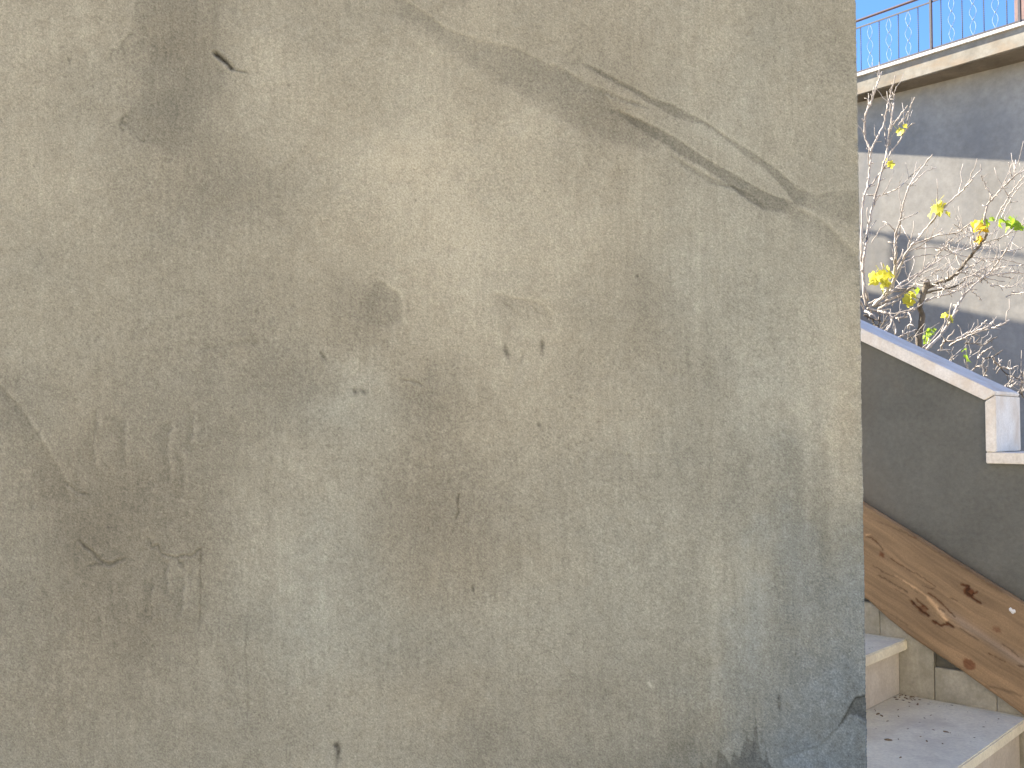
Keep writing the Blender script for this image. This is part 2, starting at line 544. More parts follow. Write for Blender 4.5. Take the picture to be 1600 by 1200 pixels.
# the long diagonal scar, upper right, its shadowed facets painted dark
def band(up, lo, amp, su=1.6, sl_=1.6, mm=0.4, wp=0.5):
    """a strip where the top coat is missing: a little deeper, its shade painted in"""
    up = [(625 + x / 2.2055, y / 2.2055) for x, y in up]
    lo = [(625 + x / 2.2055, y / 2.2055) for x, y in lo]
    sl = box(up[0][0], up[-1][0], min(p[1] for p in up), max(p[1] for p in lo), 30)
    rg = 2.6 * f_small[sl] + 2.0 * f_grain[sl]
    x, y = U[sl] + 0.22 * WX[sl] + rg, V[sl] + 0.22 * WY[sl] + rg
    yu = np.interp(x, *zip(*up))
    yl = np.maximum(np.interp(x, *zip(*lo)), yu + 6.5)
    m = sstep(y - yu, -su, su) * sstep(yl - y, -sl_, sl_)
    m = m * (1 - 0.62 * sstep(x, 1235, 1300)) * sstep(x, up[0][0] - 2, up[0][0] + 40) * (1 - sstep(x, up[-1][0] - 14, up[-1][0] + 12) * (up[-1][0] < 1330))
    lum[sl] -= amp * m * (1 + 0.4 * f_small[sl] + 0.25 * f_grain[sl])
    H[sl] -= 2.6 * mm * m
    lum[sl] += 4 * np.exp(-((y - yu + 3.5) / 2.6) ** 2) * sstep(x, up[0][0], up[0][0] + 40) * (x < up[-1][0])
band([(600, 183), (700, 230), (800, 280), (870, 320), (950, 350), (1050, 400), (1110, 440), (1150, 470), (1230, 520), (1310, 575), (1380, 645), (1450, 665), (1500, 655), (1600, 655)],
     [(600, 192), (700, 248), (800, 298), (860, 338), (950, 387), (1050, 414), (1100, 440), (1130, 468), (1200, 532), (1280, 584), (1340, 650), (1370, 700), (1450, 722), (1600, 785)], 24, 1.4, 3.0)
band([(700, 343), (800, 385), (880, 420), (950, 460), (1050, 530), (1150, 590), (1220, 630), (1300, 670), (1360, 690)],
     [(700, 352), (780, 398), (870, 458), (940, 502), (1050, 568), (1150, 638), (1200, 682), (1260, 716), (1360, 735)], 25, 1.4, 2.6)
band([(-60, -60), (80, 20), (150, 75), (260, 115), (380, 140), (480, 185), (560, 220), (640, 270), (700, 300), (740, 350), (880, 425)],
     [(-60, 20), (80, 80), (200, 175), (300, 245), (400, 295), (500, 365), (620, 435), (740, 475), (880, 505)], 14, 2.0, 13)
band([(630, 258), (700, 290), (780, 325), (860, 350)], [(630, 270), (700, 306), (780, 338), (860, 358)], 13)
band([(900, 500), (970, 540), (1070, 600), (1160, 636), (1270, 712)], [(900, 512), (970, 560), (1070, 622), (1160, 652), (1270, 722)], 13)
crack([(1108, 284), (1130, 286), (1155, 291), (1180, 305), (1200, 322)], 1.6, 0.5, 22)
lap([(1240, 318), (1290, 345), (1330, 385), (1350, 420)], 0.9, 22, 10, 4, 4)
cloud(1150, 232, 95, 14, 9, 0.05, 0.62)
# ridge at the far left and the torn strip below it
lap([(-30, 575), (0, 602), (30, 634), (50, 665), (75, 702), (100, 748), (115, 790)], 1.5, 46, 11, 3, 5)
crack([(100, 752), (118, 766), (142, 772)], 2.0, 1.0, 24)
crack([(126, 838), (136, 850), (150, 860), (160, 874), (176, 880), (200, 870)], 2.6, 1.4, 34)
crack([(140, 882), (155, 878), (165, 880)], 2.0, 0.8, 22)
crack([(236, 840), (240, 855), (250, 850), (254, 864), (280, 868), (292, 890)], 2.2, 1.2, 30)
crack([(278, 866), (300, 868), (312, 860), (318, 856), (316, 880)], 2.2, 1.2, 30)
crack([(316, 880), (317, 930), (315, 985)], 1.8, 1.0, 20)
cloud(285, 925, 26, 60, 8, 0.08)
for x, y0, y1 in ((265, 872, 930), (290, 895, 960), (238, 900, 975), (150, 640, 735), (196, 650, 720), (265, 655, 760), (285, 700, 780), (300, 640, 700)):
    lap([(x + 3, y0), (x, (y0 + y1) / 2), (x + 2, y1)], 1.4, 11, 9, 2, 8, 1.0)
# hairline with a star at its foot
crack([(391, 965), (388, 1010), (391, 1060), (392, 1128)], 1.3, 0.7, 17, 0.25)
crack([(375, 1137), (393, 1130), (412, 1134)], 1.3, 0.5, 14, 0.2)
crack([(394, 1131), (398, 1180)], 1.2, 0.4, 10, 0.3)
# chips, nicks and pits
crack([(329, 75), (340, 84), (350, 92), (357, 99)], 3.3, 3.2, 92, 0.15, 0.02)
crack([(356, 98), (366, 102), (378, 105), (386, 110)], 1.7, 1.2, 45, 0.3, 0.3)
dent(791, 547, 4.0, 13, -0.3, 2.2, 52, 2)
dent(847, 540, 3.2, 12, 0.05, 2.0, 48, 2)
crack([(860, 500), (875, 530), (885, 565)], 1.6, -0.6, -8)
dent(815, 560, 2.5, 10, 0.3, 0.8, 18)
dent(554, 612, 3.4, 5.5, -0.7, 1.6, 48)
dent(567, 611, 6, 3.5, 0.4, 1.5, 44)
crack([(500, 549), (505, 556), (509, 564)], 2.2, 1.1, 40, 0.3)
crack([(622, 594), (640, 593), (652, 598), (664, 602)], 2.0, 1.0, 26)
crack([(717, 768), (714, 785), (716, 800), (711, 812)], 1.9, 1.2, 42, 0.3)
crack([(740, 880), (738, 905)], 1.6, -0.4, -9)
dent(739, 918, 2.2, 5, 0, 1.2, 42)
dent(843, 664, 2.6, 3.0, 0, 1.4, 50)
dent(97, 86, 3.2, 3.2, 0, 1.2, 36)
dent(447, 127, 2.0, 2.6, 0, 1.2, 46)
dent(648, 311, 2.0, 2.0, 0, 0.9, 36)
dent(779, 283, 1.8, 2.2, 0, 0.8, 34)
dent(930, 298, 1.8, 1.8, 0, 0.8, 28)
dent(997, 431, 2.0, 2.8, 0, 0.9, 34)
dent(892, 620, 2.0, 2.5, 0, 0.9, 36)
dent(527, 1158, 5.0, 4.0, 0, 2.0, 58)
dent(531, 1168, 3.4, 13, 0.05, 2.2, 66)
dent(529, 1186, 2.2, 8, 0, 1.0, 20)
dent(1013, 1064, 3.0, 6, -0.5, -0.8, -46, 2, 0.2)
dent(1212, 1085, 3.6, 6, 0, 1.2, 48)
dent(1212, 1099, 2.6, 6, 0, 0.8, 36)
dent(915, 612, 2, 4, 0.5, 0.8, 24); dent(905, 608, 2, 4, 0.5, 0.8, 24)
for k in range(150):
    r2 = random.Random(900 + k)
    dent(r2.uniform(0, 1335), r2.uniform(0, 1195), r2.uniform(0.8, 1.7), r2.uniform(0.8, 2.2), 0, 0.4, r2.uniform(10, 30))
for (cx, cy, sx, sy, n) in ((260, 110, 70, 75, 170), (205, 185, 40, 30, 60), (345, 285, 50, 35, 50), (480, 600, 50, 60, 70), (650, 610, 60, 45, 110), (600, 480, 35, 45, 60),
                            (900, 690, 30, 45, 60), (1090, 562, 22, 14, 40), (820, 480, 60, 25, 60), (360, 540, 55, 14, 45), (660, 745, 50, 40, 60)):
    for k in range(n):
        r2 = random.Random(int(cx * 7 + cy * 13 + k))
        dent(r2.gauss(cx, sx), r2.gauss(cy, sy), r2.uniform(1.2, 2.4), r2.uniform(1.2, 2.8), r2.uniform(0, 3), 0.35, r2.uniform(5, 15), 2, 0.2)
# sponge scallops, top left
for (x, y, r, a0, a1) in ((178, 82, 15, 2.3, 4.2), (205, 68, 24, 3.0, 4.6), (195, 188, 16, 2.2, 4.4), (188, 183, 6, 0, 6.2), (218, 205, 12, 1.2, 2.9)):
    pts = [(x + r * math.cos(a0 + (a1 - a0) * t / 9), y + r * math.sin(a0 + (a1 - a0) * t / 9)) for t in range(10)]
    crack(pts, 2.2, 0.5, 26, 0.3)
sl = box(160, 420, -45, 260, 20)
x, y = U[sl] + 0.35 * WX[sl] + 2 * f_small[sl], V[sl] + 0.35 * WY[sl]
xl = np.interp(y, [-60, 0, 30, 50, 65, 85, 95, 110, 140, 160, 175, 190, 205, 225, 255], [215, 200, 197, 186, 172, 170, 186, 203, 212, 204, 182, 178, 196, 232, 290])
m = sstep(x - xl, -4, 9) * np.exp(-(np.clip(x - xl, 0, None) / 125) ** 2) * sstep(260 - y, 0, 50)
lum[sl] -= m * (8 + 7 * f_sponge[sl] + 5 * f_small[sl])
H[sl] -= 0.4 * m
cloud(290, 60, 70, 80, -5, -0.03); cloud(260, 175, 60, 50, -5)
cloud(115, 40, 110, 60, 7); cloud(440, 110, 60, 50, 9)
cloud(375, 290, 70, 45, -7); cloud(440, 210, 40, 30, 6)
cloud(575, 485, 45, 50, -8, -0.03); cloud(650, 235, 60, 60, 8); cloud(820, 190, 40, 35, 9)
cloud(660, 610, 60, 40, -10, -0.03); cloud(690, 800, 85, 60, -8, -0.05); cloud(510, 640, 36, 26, 10, 0.12)
cloud(545, 575, 50, 25, 9); cloud(1000, 440, 40, 80, -8); cloud(1085, 470, 30, 80, 7, 0.1)
cloud(1120, 520, 40, 80, -8, 0.05); cloud(1215, 560, 50, 60, 7, 0.04); cloud(1230, 650, 90, 90, 9, 0.0); cloud(1235, 690, 30, 40, -8, 0.1)
cloud(1185, 640, 30, 50, 8, 0.06); cloud(1255, 620, 14, 60, 8, 0.05); cloud(1330, 620, 30, 160, 6, -0.15)
cloud(200, 640, 90, 60, -5); cloud(190, 770, 110, 60, -9, -0.05); cloud(260, 960, 120, 35, -9, -0.05)
cloud(480, 900, 55, 110, 8, 0.12); cloud(1170, 940, 20, 110, 7, 0.05); cloud(1235, 800, 45, 110, -8, 0.1)
cloud(330, 300, 70, 60, -8); cloud(415, 430, 70, 60, -5); cloud(455, 585, 50, 50, -10); cloud(330, 690, 80, 50, -8); cloud(140, 820, 90, 60, -8); cloud(110, 300, 80, 110, 5); cloud(480, 720, 60, 40, 5); cloud(690, 310, 70, 60, 4); cloud(905, 560, 60, 60, -5); cloud(840, 520, 30, 60, 7)
lap([(585, 430), (598, 440), (612, 452), (624, 458), (627, 480), (629, 510)], 1.0, 40, 9, 3, 10)
lap([(765, 455), (790, 462), (815, 468), (845, 475), (862, 492), (870, 520)], 0.9, 18, 8, 3, 8)
for k in range(9):
    x = 770 + k * 11
    crack([(x, 462 + (k % 3) * 7), (x + 14, 474 + (k % 3) * 7), (x + 24, 486 + (k % 4) * 5)], 1.6, 0.5, 9)
lap([(770, 500), (790, 540), (800, 575), (790, 600)], -0.8, 14, -6, 3, 3)
crack([(300, 545), (340, 542), (375, 536), (410, 540)], 5, 0.5, 10)
crack([(1040, 640), (1044, 660), (1046, 720)], 2, -0.4, -7)
crack([(1116, 660), (1113, 740), (1114, 830)], 2.5, -0.5, -7)
crack([(960, 702), (985, 708), (1040, 704)], 2, -0.4, -7)
for (x, y0, y1, w, dl) in ((1045, 690, 1000, 8, 5), (1110, 850, 1180, 9, 6), (1165, 480, 700, 10, 5), (1260, 560, 900, 9, 7), (1300, 380, 760, 12, 6), (1230, 820, 1060, 12, -7),
                           (1280, 760, 1020, 10, -6), (1005, 400, 560, 9, -6), (525, 430, 540, 9, -7), (440, 760, 1000, 10, 6), (733, 560, 700, 10, 4), (880, 720, 980, 8, -4), (960, 20, 200, 12, 4), (1090, 330, 520, 10, 5)):
    sl, D, SD, RUN = pdist([(x, y0), (x + 2, (y0 + y1) / 2), (x - 1, y1)], w * 3, 0.8)
    lum[sl] += dl * np.exp(-(D / w) ** 2) * np.sin(np.pi * np.clip(RUN, 0, 1)) ** 0.7

for k in range(34):
    r2 = random.Random(4000 + k)
    dent(1347 - abs(r2.gauss(0, 2.5)), r2.uniform(-30, 1230), r2.uniform(2, 5), r2.uniform(2, 9), 0, r2.uniform(0.5, 2.0), r2.uniform(-14, 16), 2, 0.4)
# damp tongues at the foot, lower right
tx = np.array([1070, 1085, 1088, 1091, 1095, 1098, 1112, 1115, 1118, 1123, 1129, 1136, 1139, 1142, 1148, 1152, 1155, 1158, 1160.5, 1162, 1164, 1168, 1172, 1174, 1175.5, 1177, 1180, 1184, 1189, 1191.5, 1193, 1197, 1210, 1260, 1349])
ty = np.array([1225, 1210, 1196, 1181, 1190, 1205, 1204, 1180, 1165, 1169, 1174, 1190, 1172, 1168, 1176, 1172, 1158, 1152, 1150, 1133, 1150, 1156, 1146, 1128, 1115, 1126, 1152, 1176, 1180, 1150, 1172, 1186, 1203, 1230, 1260], float)
sl = box(1070, 1349, 1110, 1260, 0)
top = np.interp(U[sl] + 0.10 * WX[sl], tx, ty)
wet = sstep(V[sl] + 0.12 * WY[sl] - top, -0.8, 1.4)
lum[sl] -= 30 * wet * np.exp(-np.clip(U[sl] - 1200, 0, None) / 25) * (0.75 + 0.3 * f_small[sl])
H[sl] -= 0.5 * wet
# stepped edge and broken corner near the foot
edge_pts = [(1205, 1183), (1222, 1176), (1240, 1168), (1256, 1162), (1270, 1160), (1286, 1146), (1304, 1130), (1314, 1114), (1322, 1098), (1331, 1085), (1346, 1082), (1362, 1095)]
sl, D, SD, RUN = pdist(edge_pts, 40, 0.35)
e = sstep(RUN, 0, 0.25)
H[sl] -= e * 1.6 * sstep(SD, -1.5, 1.5) * np.exp(-np.clip(SD, 0, None) / 30)
lum[sl] += 7 * e * sstep(SD, -1, 3) * np.exp(-np.clip(SD, 0, None) / 40)
lum[sl] -= (14 + 22 * sstep(RUN, 0.55, 0.8)) * e * np.exp(-(D / 2.0) ** 2)
sl = box(1300, 1350, 1075, 1130, 10)
x, y = U[sl] + 0.5 * WX[sl], V[sl] + 0.5 * WY[sl]
low = np.interp(x, [1300, 1312, 1322, 1335, 1350], [1130, 1124, 1112, 1112, 1124])
hi = np.interp(x, [1300, 1312, 1322, 1331, 1350], [1132, 1118, 1099, 1085, 1082])
brk = sstep(y - hi, -1.5, 2) * sstep(low - y, -3, 3)
lum[sl] -= brk * (38 + 12 * f_small[sl] + 10 * f_grain[sl])
H[sl] -= brk * (2.2 + 1.2 * f_small[sl] + 0.6 * f_grain[sl])
for k in range(5):
    crack([(1318 + k * 6, 1128 + k), (1330 + k * 4, 1118 + k * 2), (1346, 1122 + k * 4)], 1.6, 0.5, 8, 0.4)

# --- colour from luminance and coolness
cool = np.clip(cool * 0.92 - 0.05, -0.15, 1.0)[..., None]
lum = np.clip(lum, 26, 215)
tint_w = np.array([1.005, 1.0, 0.918])
tint_n = np.array([0.968, 1.0, 0.955])
tint_c = np.array([0.865, 1.0, 1.13])
PLASTER_GAIN = 0.85
k1 = np.clip(cool / 0.5, -0.3, 1)
k2 = 0.95 * np.clip((cool - 0.40) / 0.56, 0, 1) ** 1.2
tone = srgb(lum[..., None] * ((tint_w * (1 - k1) + tint_n * k1) * (1 - k2) + tint_c * k2))
tone = np.clip(tone * PLASTER_GAIN, 0.01, 0.8)

# --- mesh: front sheet, rounded corner, return, back
X = (U - 800) * KPX
Z = EYE.z - (V - 665) * KPX
Yf = WALL_Y - H * 0.001
front = np.stack([X, Yf, Z], -1)
cols = [front]
tcols = [tone]
cx = (EDGE - RC - 800) * KPX
rr = RC * KPX
wob = (0.0008 * vn(10, 40, 3001, u=np.array([0.0]))[:, 0] + 0.0004 * vn(10, 9, 3002, u=np.array([0.0]))[:, 0] + 0.0006 * vn(10, 2.5, 3003, u=np.array([0.0]))[:, 0])
zz = Z[:, 0]
hh = H[:, -1] * 0.001
for k in range(1, 5):
    a = k / 4 * math.pi / 2
    px_ = cx + (rr + wob * math.sin(a)) * math.sin(a)
    py_ = WALL_Y + rr - (rr) * math.cos(a) - hh * math.cos(a)
    cols.append(np.stack([np.broadcast_to(px_, zz.shape), py_, zz], -1)[:, None, :])
    tcols.append(tone[:, -1:, :])
for dy in (0.03, 0.10, 0.25):
    cols.append(np.stack([np.full_like(zz, cx + rr) + wob * 0.5, np.full_like(zz, WALL_Y + dy), zz], -1)[:, None, :])
    tcols.append(tone[:, -1:, :])
# unseen back of the wall, made pale to bounce light onto the stairs
bounce_tone = np.broadcast_to(np.array([0.44, 0.42, 0.37]), tone[:, -1:, :].shape)
for xb in (cx + rr - 0.004, (us[0] - 800) * KPX):
    cols.append(np.stack([np.full_like(zz, xb), np.full_like(zz, WALL_Y + 0.25), zz], -1)[:, None, :])
    tcols.append(bounce_tone)
G = np.concatenate(cols, 1).astype(np.float32)
T = np.concatenate(tcols, 1).astype(np.float32)
nv, nu = G.shape[:2]
idx = np.arange(nv * nu, dtype=np.int32).reshape(nv, nu)
q = np.stack([idx[:-1, :-1], idx[1:, :-1], idx[1:, 1:], idx[:-1, 1:]], -1).reshape(-1, 4)
# close the ring at the left end
qe = np.stack([idx[:-1, -1], idx[1:, -1], idx[1:, 0], idx[:-1, 0]], -1)
q = np.concatenate([q, qe]).astype(np.int32)
me = bpy.data.meshes.new('plaster_wall')
me.vertices.add(nv * nu)
me.vertices.foreach_set('co', G.ravel())
me.loops.add(len(q) * 4)
me.loops.foreach_set('vertex_index', q.ravel())
me.polygons.add(len(q))
me.polygons.foreach_set('loop_start', np.arange(0, len(q) * 4, 4, dtype=np.int32))
me.polygons.foreach_set('use_smooth', np.ones(len(q), dtype=bool))
me.update(calc_edges=True)
at = me.attributes.new('tone', 'FLOAT_COLOR', 'POINT')
at.data.foreach_set('color', np.concatenate([T.reshape(-1, 3), np.ones((nv * nu, 1), np.float32)], 1).ravel())
wall = link_mesh('plaster_wall', me, M_plaster)
tag(wall, 'large stained beige cement plaster wall with diagonal scar filling the left', 'wall')
bm = bmesh.new()
prism(bm, [Vector(p) for p in ((-3.2, WALL_Y + 0.01, 2.53), (cx, WALL_Y + 0.01, 2.53), (cx, WALL_Y + 0.24, 2.53), (-3.2, WALL_Y + 0.24, 2.53))],
      [Vector(p) for p in ((-3.2, WALL_Y + 0.01, 2.56), (cx, WALL_Y + 0.01, 2.56), (cx, WALL_Y + 0.24, 2.56), (-3.2, WALL_Y + 0.24, 2.56))])
bm_obj('wall_top', bm, M_house, wall)

# ------------------------------------------------------------------ staircase
ST_O = (1.2196, 3.2077)
SF = Frame(ST_O, (0.740, -0.673))         # a: down the stairs, b: towards the parapet
RISE, GOING, NOSE, TH = 0.172, 0.345, 0.027, 0.032
Z0 = EYE.z - 0.833                        # the tread whose corner shows
stairs = empty('stone_staircase', SF.p(0.2, -0.55, 0))
tag(stairs, 'pale stone steps climbing behind the corner of the big plaster wall', 'stairs')
BW = -1.12
for i in range(-3, 8):
    zt = Z0 + RISE * i
    a_r = -GOING * (i - 1) if True else 0   # riser face under this tread's nosing
    a_r = GOING * (1 - i)
    a_back = a_r - GOING
    last = i == 7
    tb = fbox(SF, a_back - 0.012, a_r + NOSE, BW, -0.021, zt - TH, zt, 0.0035, 2)
    if last:
        tb.free()
        tb = fbox(SF, a_back - 0.9, a_r + NOSE, BW, -0.021, zt - TH, zt, 0.0035, 2)
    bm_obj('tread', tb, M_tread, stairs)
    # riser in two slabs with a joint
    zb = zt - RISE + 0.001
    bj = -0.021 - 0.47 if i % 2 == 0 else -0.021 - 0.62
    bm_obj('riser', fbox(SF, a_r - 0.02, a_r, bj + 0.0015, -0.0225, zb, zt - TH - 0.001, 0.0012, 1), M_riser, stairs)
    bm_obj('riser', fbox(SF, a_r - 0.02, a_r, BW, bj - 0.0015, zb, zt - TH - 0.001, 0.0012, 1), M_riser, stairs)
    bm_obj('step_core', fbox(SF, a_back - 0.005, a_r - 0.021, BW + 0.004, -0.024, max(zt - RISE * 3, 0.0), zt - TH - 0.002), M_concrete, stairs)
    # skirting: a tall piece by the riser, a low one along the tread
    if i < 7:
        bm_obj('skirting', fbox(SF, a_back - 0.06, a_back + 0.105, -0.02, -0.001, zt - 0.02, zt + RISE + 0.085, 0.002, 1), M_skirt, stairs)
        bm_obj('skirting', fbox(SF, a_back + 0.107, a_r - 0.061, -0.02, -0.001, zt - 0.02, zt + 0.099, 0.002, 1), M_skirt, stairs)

# litter lying on the treads
bm = bmesh.new()
rl = random.Random(3)
def crumb(a, b, z, r, el=1.0):
    m = Matrix.Translation(SF.p(a, b, z + r * 0.25)) @ Matrix.Rotation(rl.uniform(0, 6.3), 4, 'Z') @ Matrix.Diagonal((el, 0.6, 0.35, 1))
    res = bmesh.ops.create_icosphere(bm, subdivisions=1, radius=r, matrix=m)
    for v_ in res['verts']:
        v_.co += Vector((rl.uniform(-1, 1), rl.uniform(-1, 1), rl.uniform(-1, 1))) * r * 0.2
for k in range(26):
    crumb(abs(rl.gauss(0.03, 0.02)) + 0.006, -0.03 - abs(rl.gauss(0, 0.03)), Z0, rl.uniform(0.0015, 0.005), rl.uniform(0.8, 2))
for k in range(45):
    crumb(rl.uniform(0.01, 0.34), rl.uniform(-0.5, -0.03), Z0, rl.uniform(0.0008, 0.003), rl.uniform(0.8, 2.4))
for (px_, py_, r) in ((1434, 1101, 0.006), (1372, 1116, 0.006), (1378, 1119, 0.005), (1404, 1120, 0.004), (1387, 1127, 0.003), (1478, 1144, 0.005), (1388, 1157, 0.007), (1448, 1158, 0.004), (1407, 1184, 0.004)):
    P = on_plane(px_, py_, Vector((0, 0, Z0)), Vector((0, 0, 1)))
    d = P - SF.o
    crumb(d.dot(SF.A), d.dot(SF.B), Z0, r, 1.9)
for k in range(20):
    crumb(rl.uniform(-0.3, 0.0), rl.uniform(-0.3, -0.03), Z0 + RISE, rl.uniform(0.0008, 0.002), 1.5)
lit = bm_obj('dry_litter', bm, M_crumb)
lit['kind'] = 'stuff'
tag(lit, 'dry brown crumbs and leaf bits scattered on the pale treads', 'litter')

# ------------------------------------------------------------------ parapet beside the stairs
EZ = EYE.z
CB0, CB1 = -0.02, 0.22                      # coping edges across the wall
slope = 0.526
AE = 0.2965                                 # lower end face of the sloping part
par = empty('stair_parapet', SF.p(0.2, 0.1, 0))
tag(par, 'dark grey rendered stair parapet with pale stepped marble coping', 'parapet')
zc = lambda a: EZ + 0.074 - slope * (a - 0.2677)      # underside of the sloping coping
a_top = -2.75
ztop = zc(a_top)
low_u = EZ - 0.1117                          # underside of the low coping
outline = [(a_top, 0.0), (2.3, 0.0), (2.3, low_u), (AE - 0.031, low_u), (AE - 0.031, zc(AE - 0.031)), (a_top, ztop)]
bm = bmesh.new()
prism(bm, [SF.p(a, 0.0, z) for a, z in outline], [SF.p(a, 0.2, z) for a, z in outline])
bmesh.ops.recalc_face_normals(bm, faces=bm.faces)
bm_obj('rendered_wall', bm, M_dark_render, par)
tv = 0.0425                                  # slab thickness measured upright
def coping(pts, seg=2, bev=0.0022):
    bm = bmesh.new()
    prism(bm, [SF.p(a, CB0, z) for a, z in pts], [SF.p(a, CB1, z) for a, z in pts])
    bmesh.ops.recalc_face_normals(bm, faces=bm.faces)
    bmesh.ops.bevel(bm, geom=bm.edges[:], offset=bev, segments=seg, affect='EDGES')
    return bm
a_j = AE - 0.0295
top_e = EZ + 0.0894
cuts = [a_top, -1.62, -0.62, a_j]
for a0, a1 in zip(cuts, cuts[1:]):
    if a1 == a_j:
        pts = [(a0 + 0.001, zc(a0) + 0.001), (a_j - 0.001, zc(a_j) + 0.001), (AE - 0.001, top_e + 0.003), (AE - 0.001, zc(AE) + tv), (a0 + 0.001, zc(a0) + tv)]
    else:
        pts = [(a0 + 0.001, zc(a0) + 0.001), (a1 - 0.001, zc(a1) + 0.001), (a1 - 0.001, zc(a1) + tv), (a0 + 0.001, zc(a0) + tv)]
    bm_obj('coping_slab', coping(pts), M_marble, par)
bm_obj('coping_slab', coping([(a_j, low_u + 0.034), (AE, low_u + 0.034), (AE, top_e), (a_j, zc(a_j) - 0.002)]), M_marble, par)
bm_obj('coping_slab', coping([(a_j, low_u), (1.24, low_u), (1.24, low_u + 0.0325), (a_j, low_u + 0.0325)]), M_marble, par)
bm_obj('coping_slab', coping([(1.243, low_u), (2.3, low_u), (2.3, low_u + 0.0325), (1.243, low_u + 0.0325)]), M_marble, par)

# ------------------------------------------------------------------ plank leaning along the stairs
PB0, PB1 = -0.052, -0.0235
n_pl = SF.B
def on_plank(px, py):
    P = on_plane(px, py, SF.p(0, PB0, 0), n_pl)
    return (P - SF.o).dot(SF.A), P.z
tp = [on_plank(*p) for p in ((1353, 790), (1598, 943))]
bt = [on_plank(*p) for p in ((1355, 937), (1386, 966), (1416, 990), (1460, 1020), (1500, 1047), (1572, 1098), (1598, 1118))]
s_t = (tp[-1][1] - tp[0][1]) / (tp[-1][0] - tp[0][0])
s_b = (bt[-1][1] - bt[2][1]) / (bt[-1][0] - bt[2][0])
tp = [(-0.75, tp[0][1] - s_t * (tp[0][0] + 0.75))] + tp + [(1.15, tp[-1][1] + s_t * (1.15 - tp[-1][0]))]
bt = [(-0.75, bt[0][1] - s_t * (bt[0][0] + 0.75))] + bt + [(1.15, bt[-1][1] + s_t * (1.15 - bt[-1][0]))]
pa = np.concatenate([np.linspace(-0.75, -0.16, 40)[:-1], np.arange(-0.16, 0.46, 0.0022), np.linspace(0.46, 1.15, 40)])
qn = 110
ptop = np.interp(pa, *zip(*tp)) + 0.0004 * np.sin(pa * 23) + 0.0002 * np.sin(pa * 173 + 1)
pbot = np.interp(pa, *zip(*bt)) + 0.0008 * np.sin(pa * 31 + 2) + 0.0003 * np.sin(pa * 131)
q01 = np.linspace(0, 1, qn)
PA, Q = np.meshgrid(pa, q01)                 # rows: across the board
PZ = pbot[None, :] * (1 - Q) + ptop[None, :] * Q
# board coordinates for drawing: s along the board, t across, both in mm
ang = math.atan(-s_t)
Ls = (PA * math.cos(ang) - (PZ - EZ) * math.sin(ang)) * 1000
Tt = (PA * math.sin(ang) + (PZ - EZ) * math.cos(ang)) * 1000
def bpt(px, py):
    a, z = on_plank(px, py)
    return (a * math.cos(ang) - (z - EZ) * math.sin(ang)) * 1000, (a * math.sin(ang) + (z - EZ) * math.cos(ang)) * 1000
def wn2(x, y, seed):
    R = np.random.default_rng(seed).uniform(-1, 1, (256, 256))
    ix, iy = np.floor(x).astype(int), np.floor(y).astype(int)
    fx, fy = x - ix, y - iy
    fx = fx * fx * (3 - 2 * fx)
    fy = fy * fy * (3 - 2 * fy)
    g_ = lambda i, j: R[j % 256, i % 256]
    return (g_(ix, iy) * (1 - fx) + g_(ix + 1, iy) * fx) * (1 - fy) + (g_(ix, iy + 1) * (1 - fx) + g_(ix + 1, iy + 1) * fx) * fy
z5 = lambda x, y: (1320 + x / 5.714, 780 + y / 5.714)
z6 = lambda x, y: (1320 + x / 5.0, 960 + y / 5.0)
knots = [(bpt(*z5(330, 495)), 7, 0.85), (bpt(*z5(1110, 830)), 13, 0.9), (bpt(*z6(970, 390)), 15, 0.8), (bpt(*z6(1190, 120)), 9, 0.45), (bpt(*z5(690, 980)), 10, 0.5)]
flow = 9 * wn2(Ls / 140, Tt / 60, 1) + 3 * wn2(Ls / 60, Tt / 25, 2)
kd = np.zeros_like(Ls)
for (ks, kt), r, amt in knots:
    dx, dy = (Ls - ks) / 2.6, Tt - kt
    d = np.hypot(dx, dy)
    flow += np.sign(dy) * -r * 0.9 * np.exp(-(d / (r * 1.6)) ** 2)
    d2 = np.hypot((Ls - ks) / 1.25, Tt - kt)
    kd = np.maximum(kd, amt * sstep(r - d2 + 2.5 * wn2(Ls / 5, Tt / 5, 9), -3, 4))
y_ = Tt + flow
grain = 0.55 * wn2(Ls / 220, y_ / 5.5, 3) + 0.35 * wn2(Ls / 120, y_ / 2.2, 4) + 0.25 * wn2(Ls / 60, y_ / 1.1, 5)
broad = 0.6 * wn2(Ls / 180, y_ / 38, 6) + 0.4 * wn2(Ls / 70, y_ / 22, 7)
wl_ = 120 + 14 * broad + 15 * grain
ph = 0.5 * wn2(Ls / 5, Tt / 5, 8)
depth = 0.25 * grain
wl_ -= 46 * kd * (1 + 0.3 * ph)
depth -= 0.5 * kd
def wmark(pts, w, dp, dl):
    global wl_, depth
    P = np.array([bpt(*p) for p in pts])
    x = Ls + 2.4 * wn2(Ls / 9, Tt / 6, 12) + 1.2 * wn2(Ls / 3.5, Tt / 3, 14)
    y = Tt + 2.0 * wn2(Ls / 9, Tt / 6, 13) + 1.2 * wn2(Ls / 3.5, Tt / 3, 15)
    D = np.full(x.shape, 1e9)
    for a, b in zip(P[:-1], P[1:]):
        d = b - a
        l2 = max((d * d).sum(), 1e-9)
        t = np.clip(((x - a[0]) * d[0] + (y - a[1]) * d[1]) / l2, 0, 1)
        D = np.minimum(D, np.hypot(x - a[0] - d[0] * t, y - a[1] - d[1] * t))
    g_ = np.exp(-(D / w) ** 2)
    wl_ = wl_ - 1.3 * dl * g_
    depth = depth - dp * g_
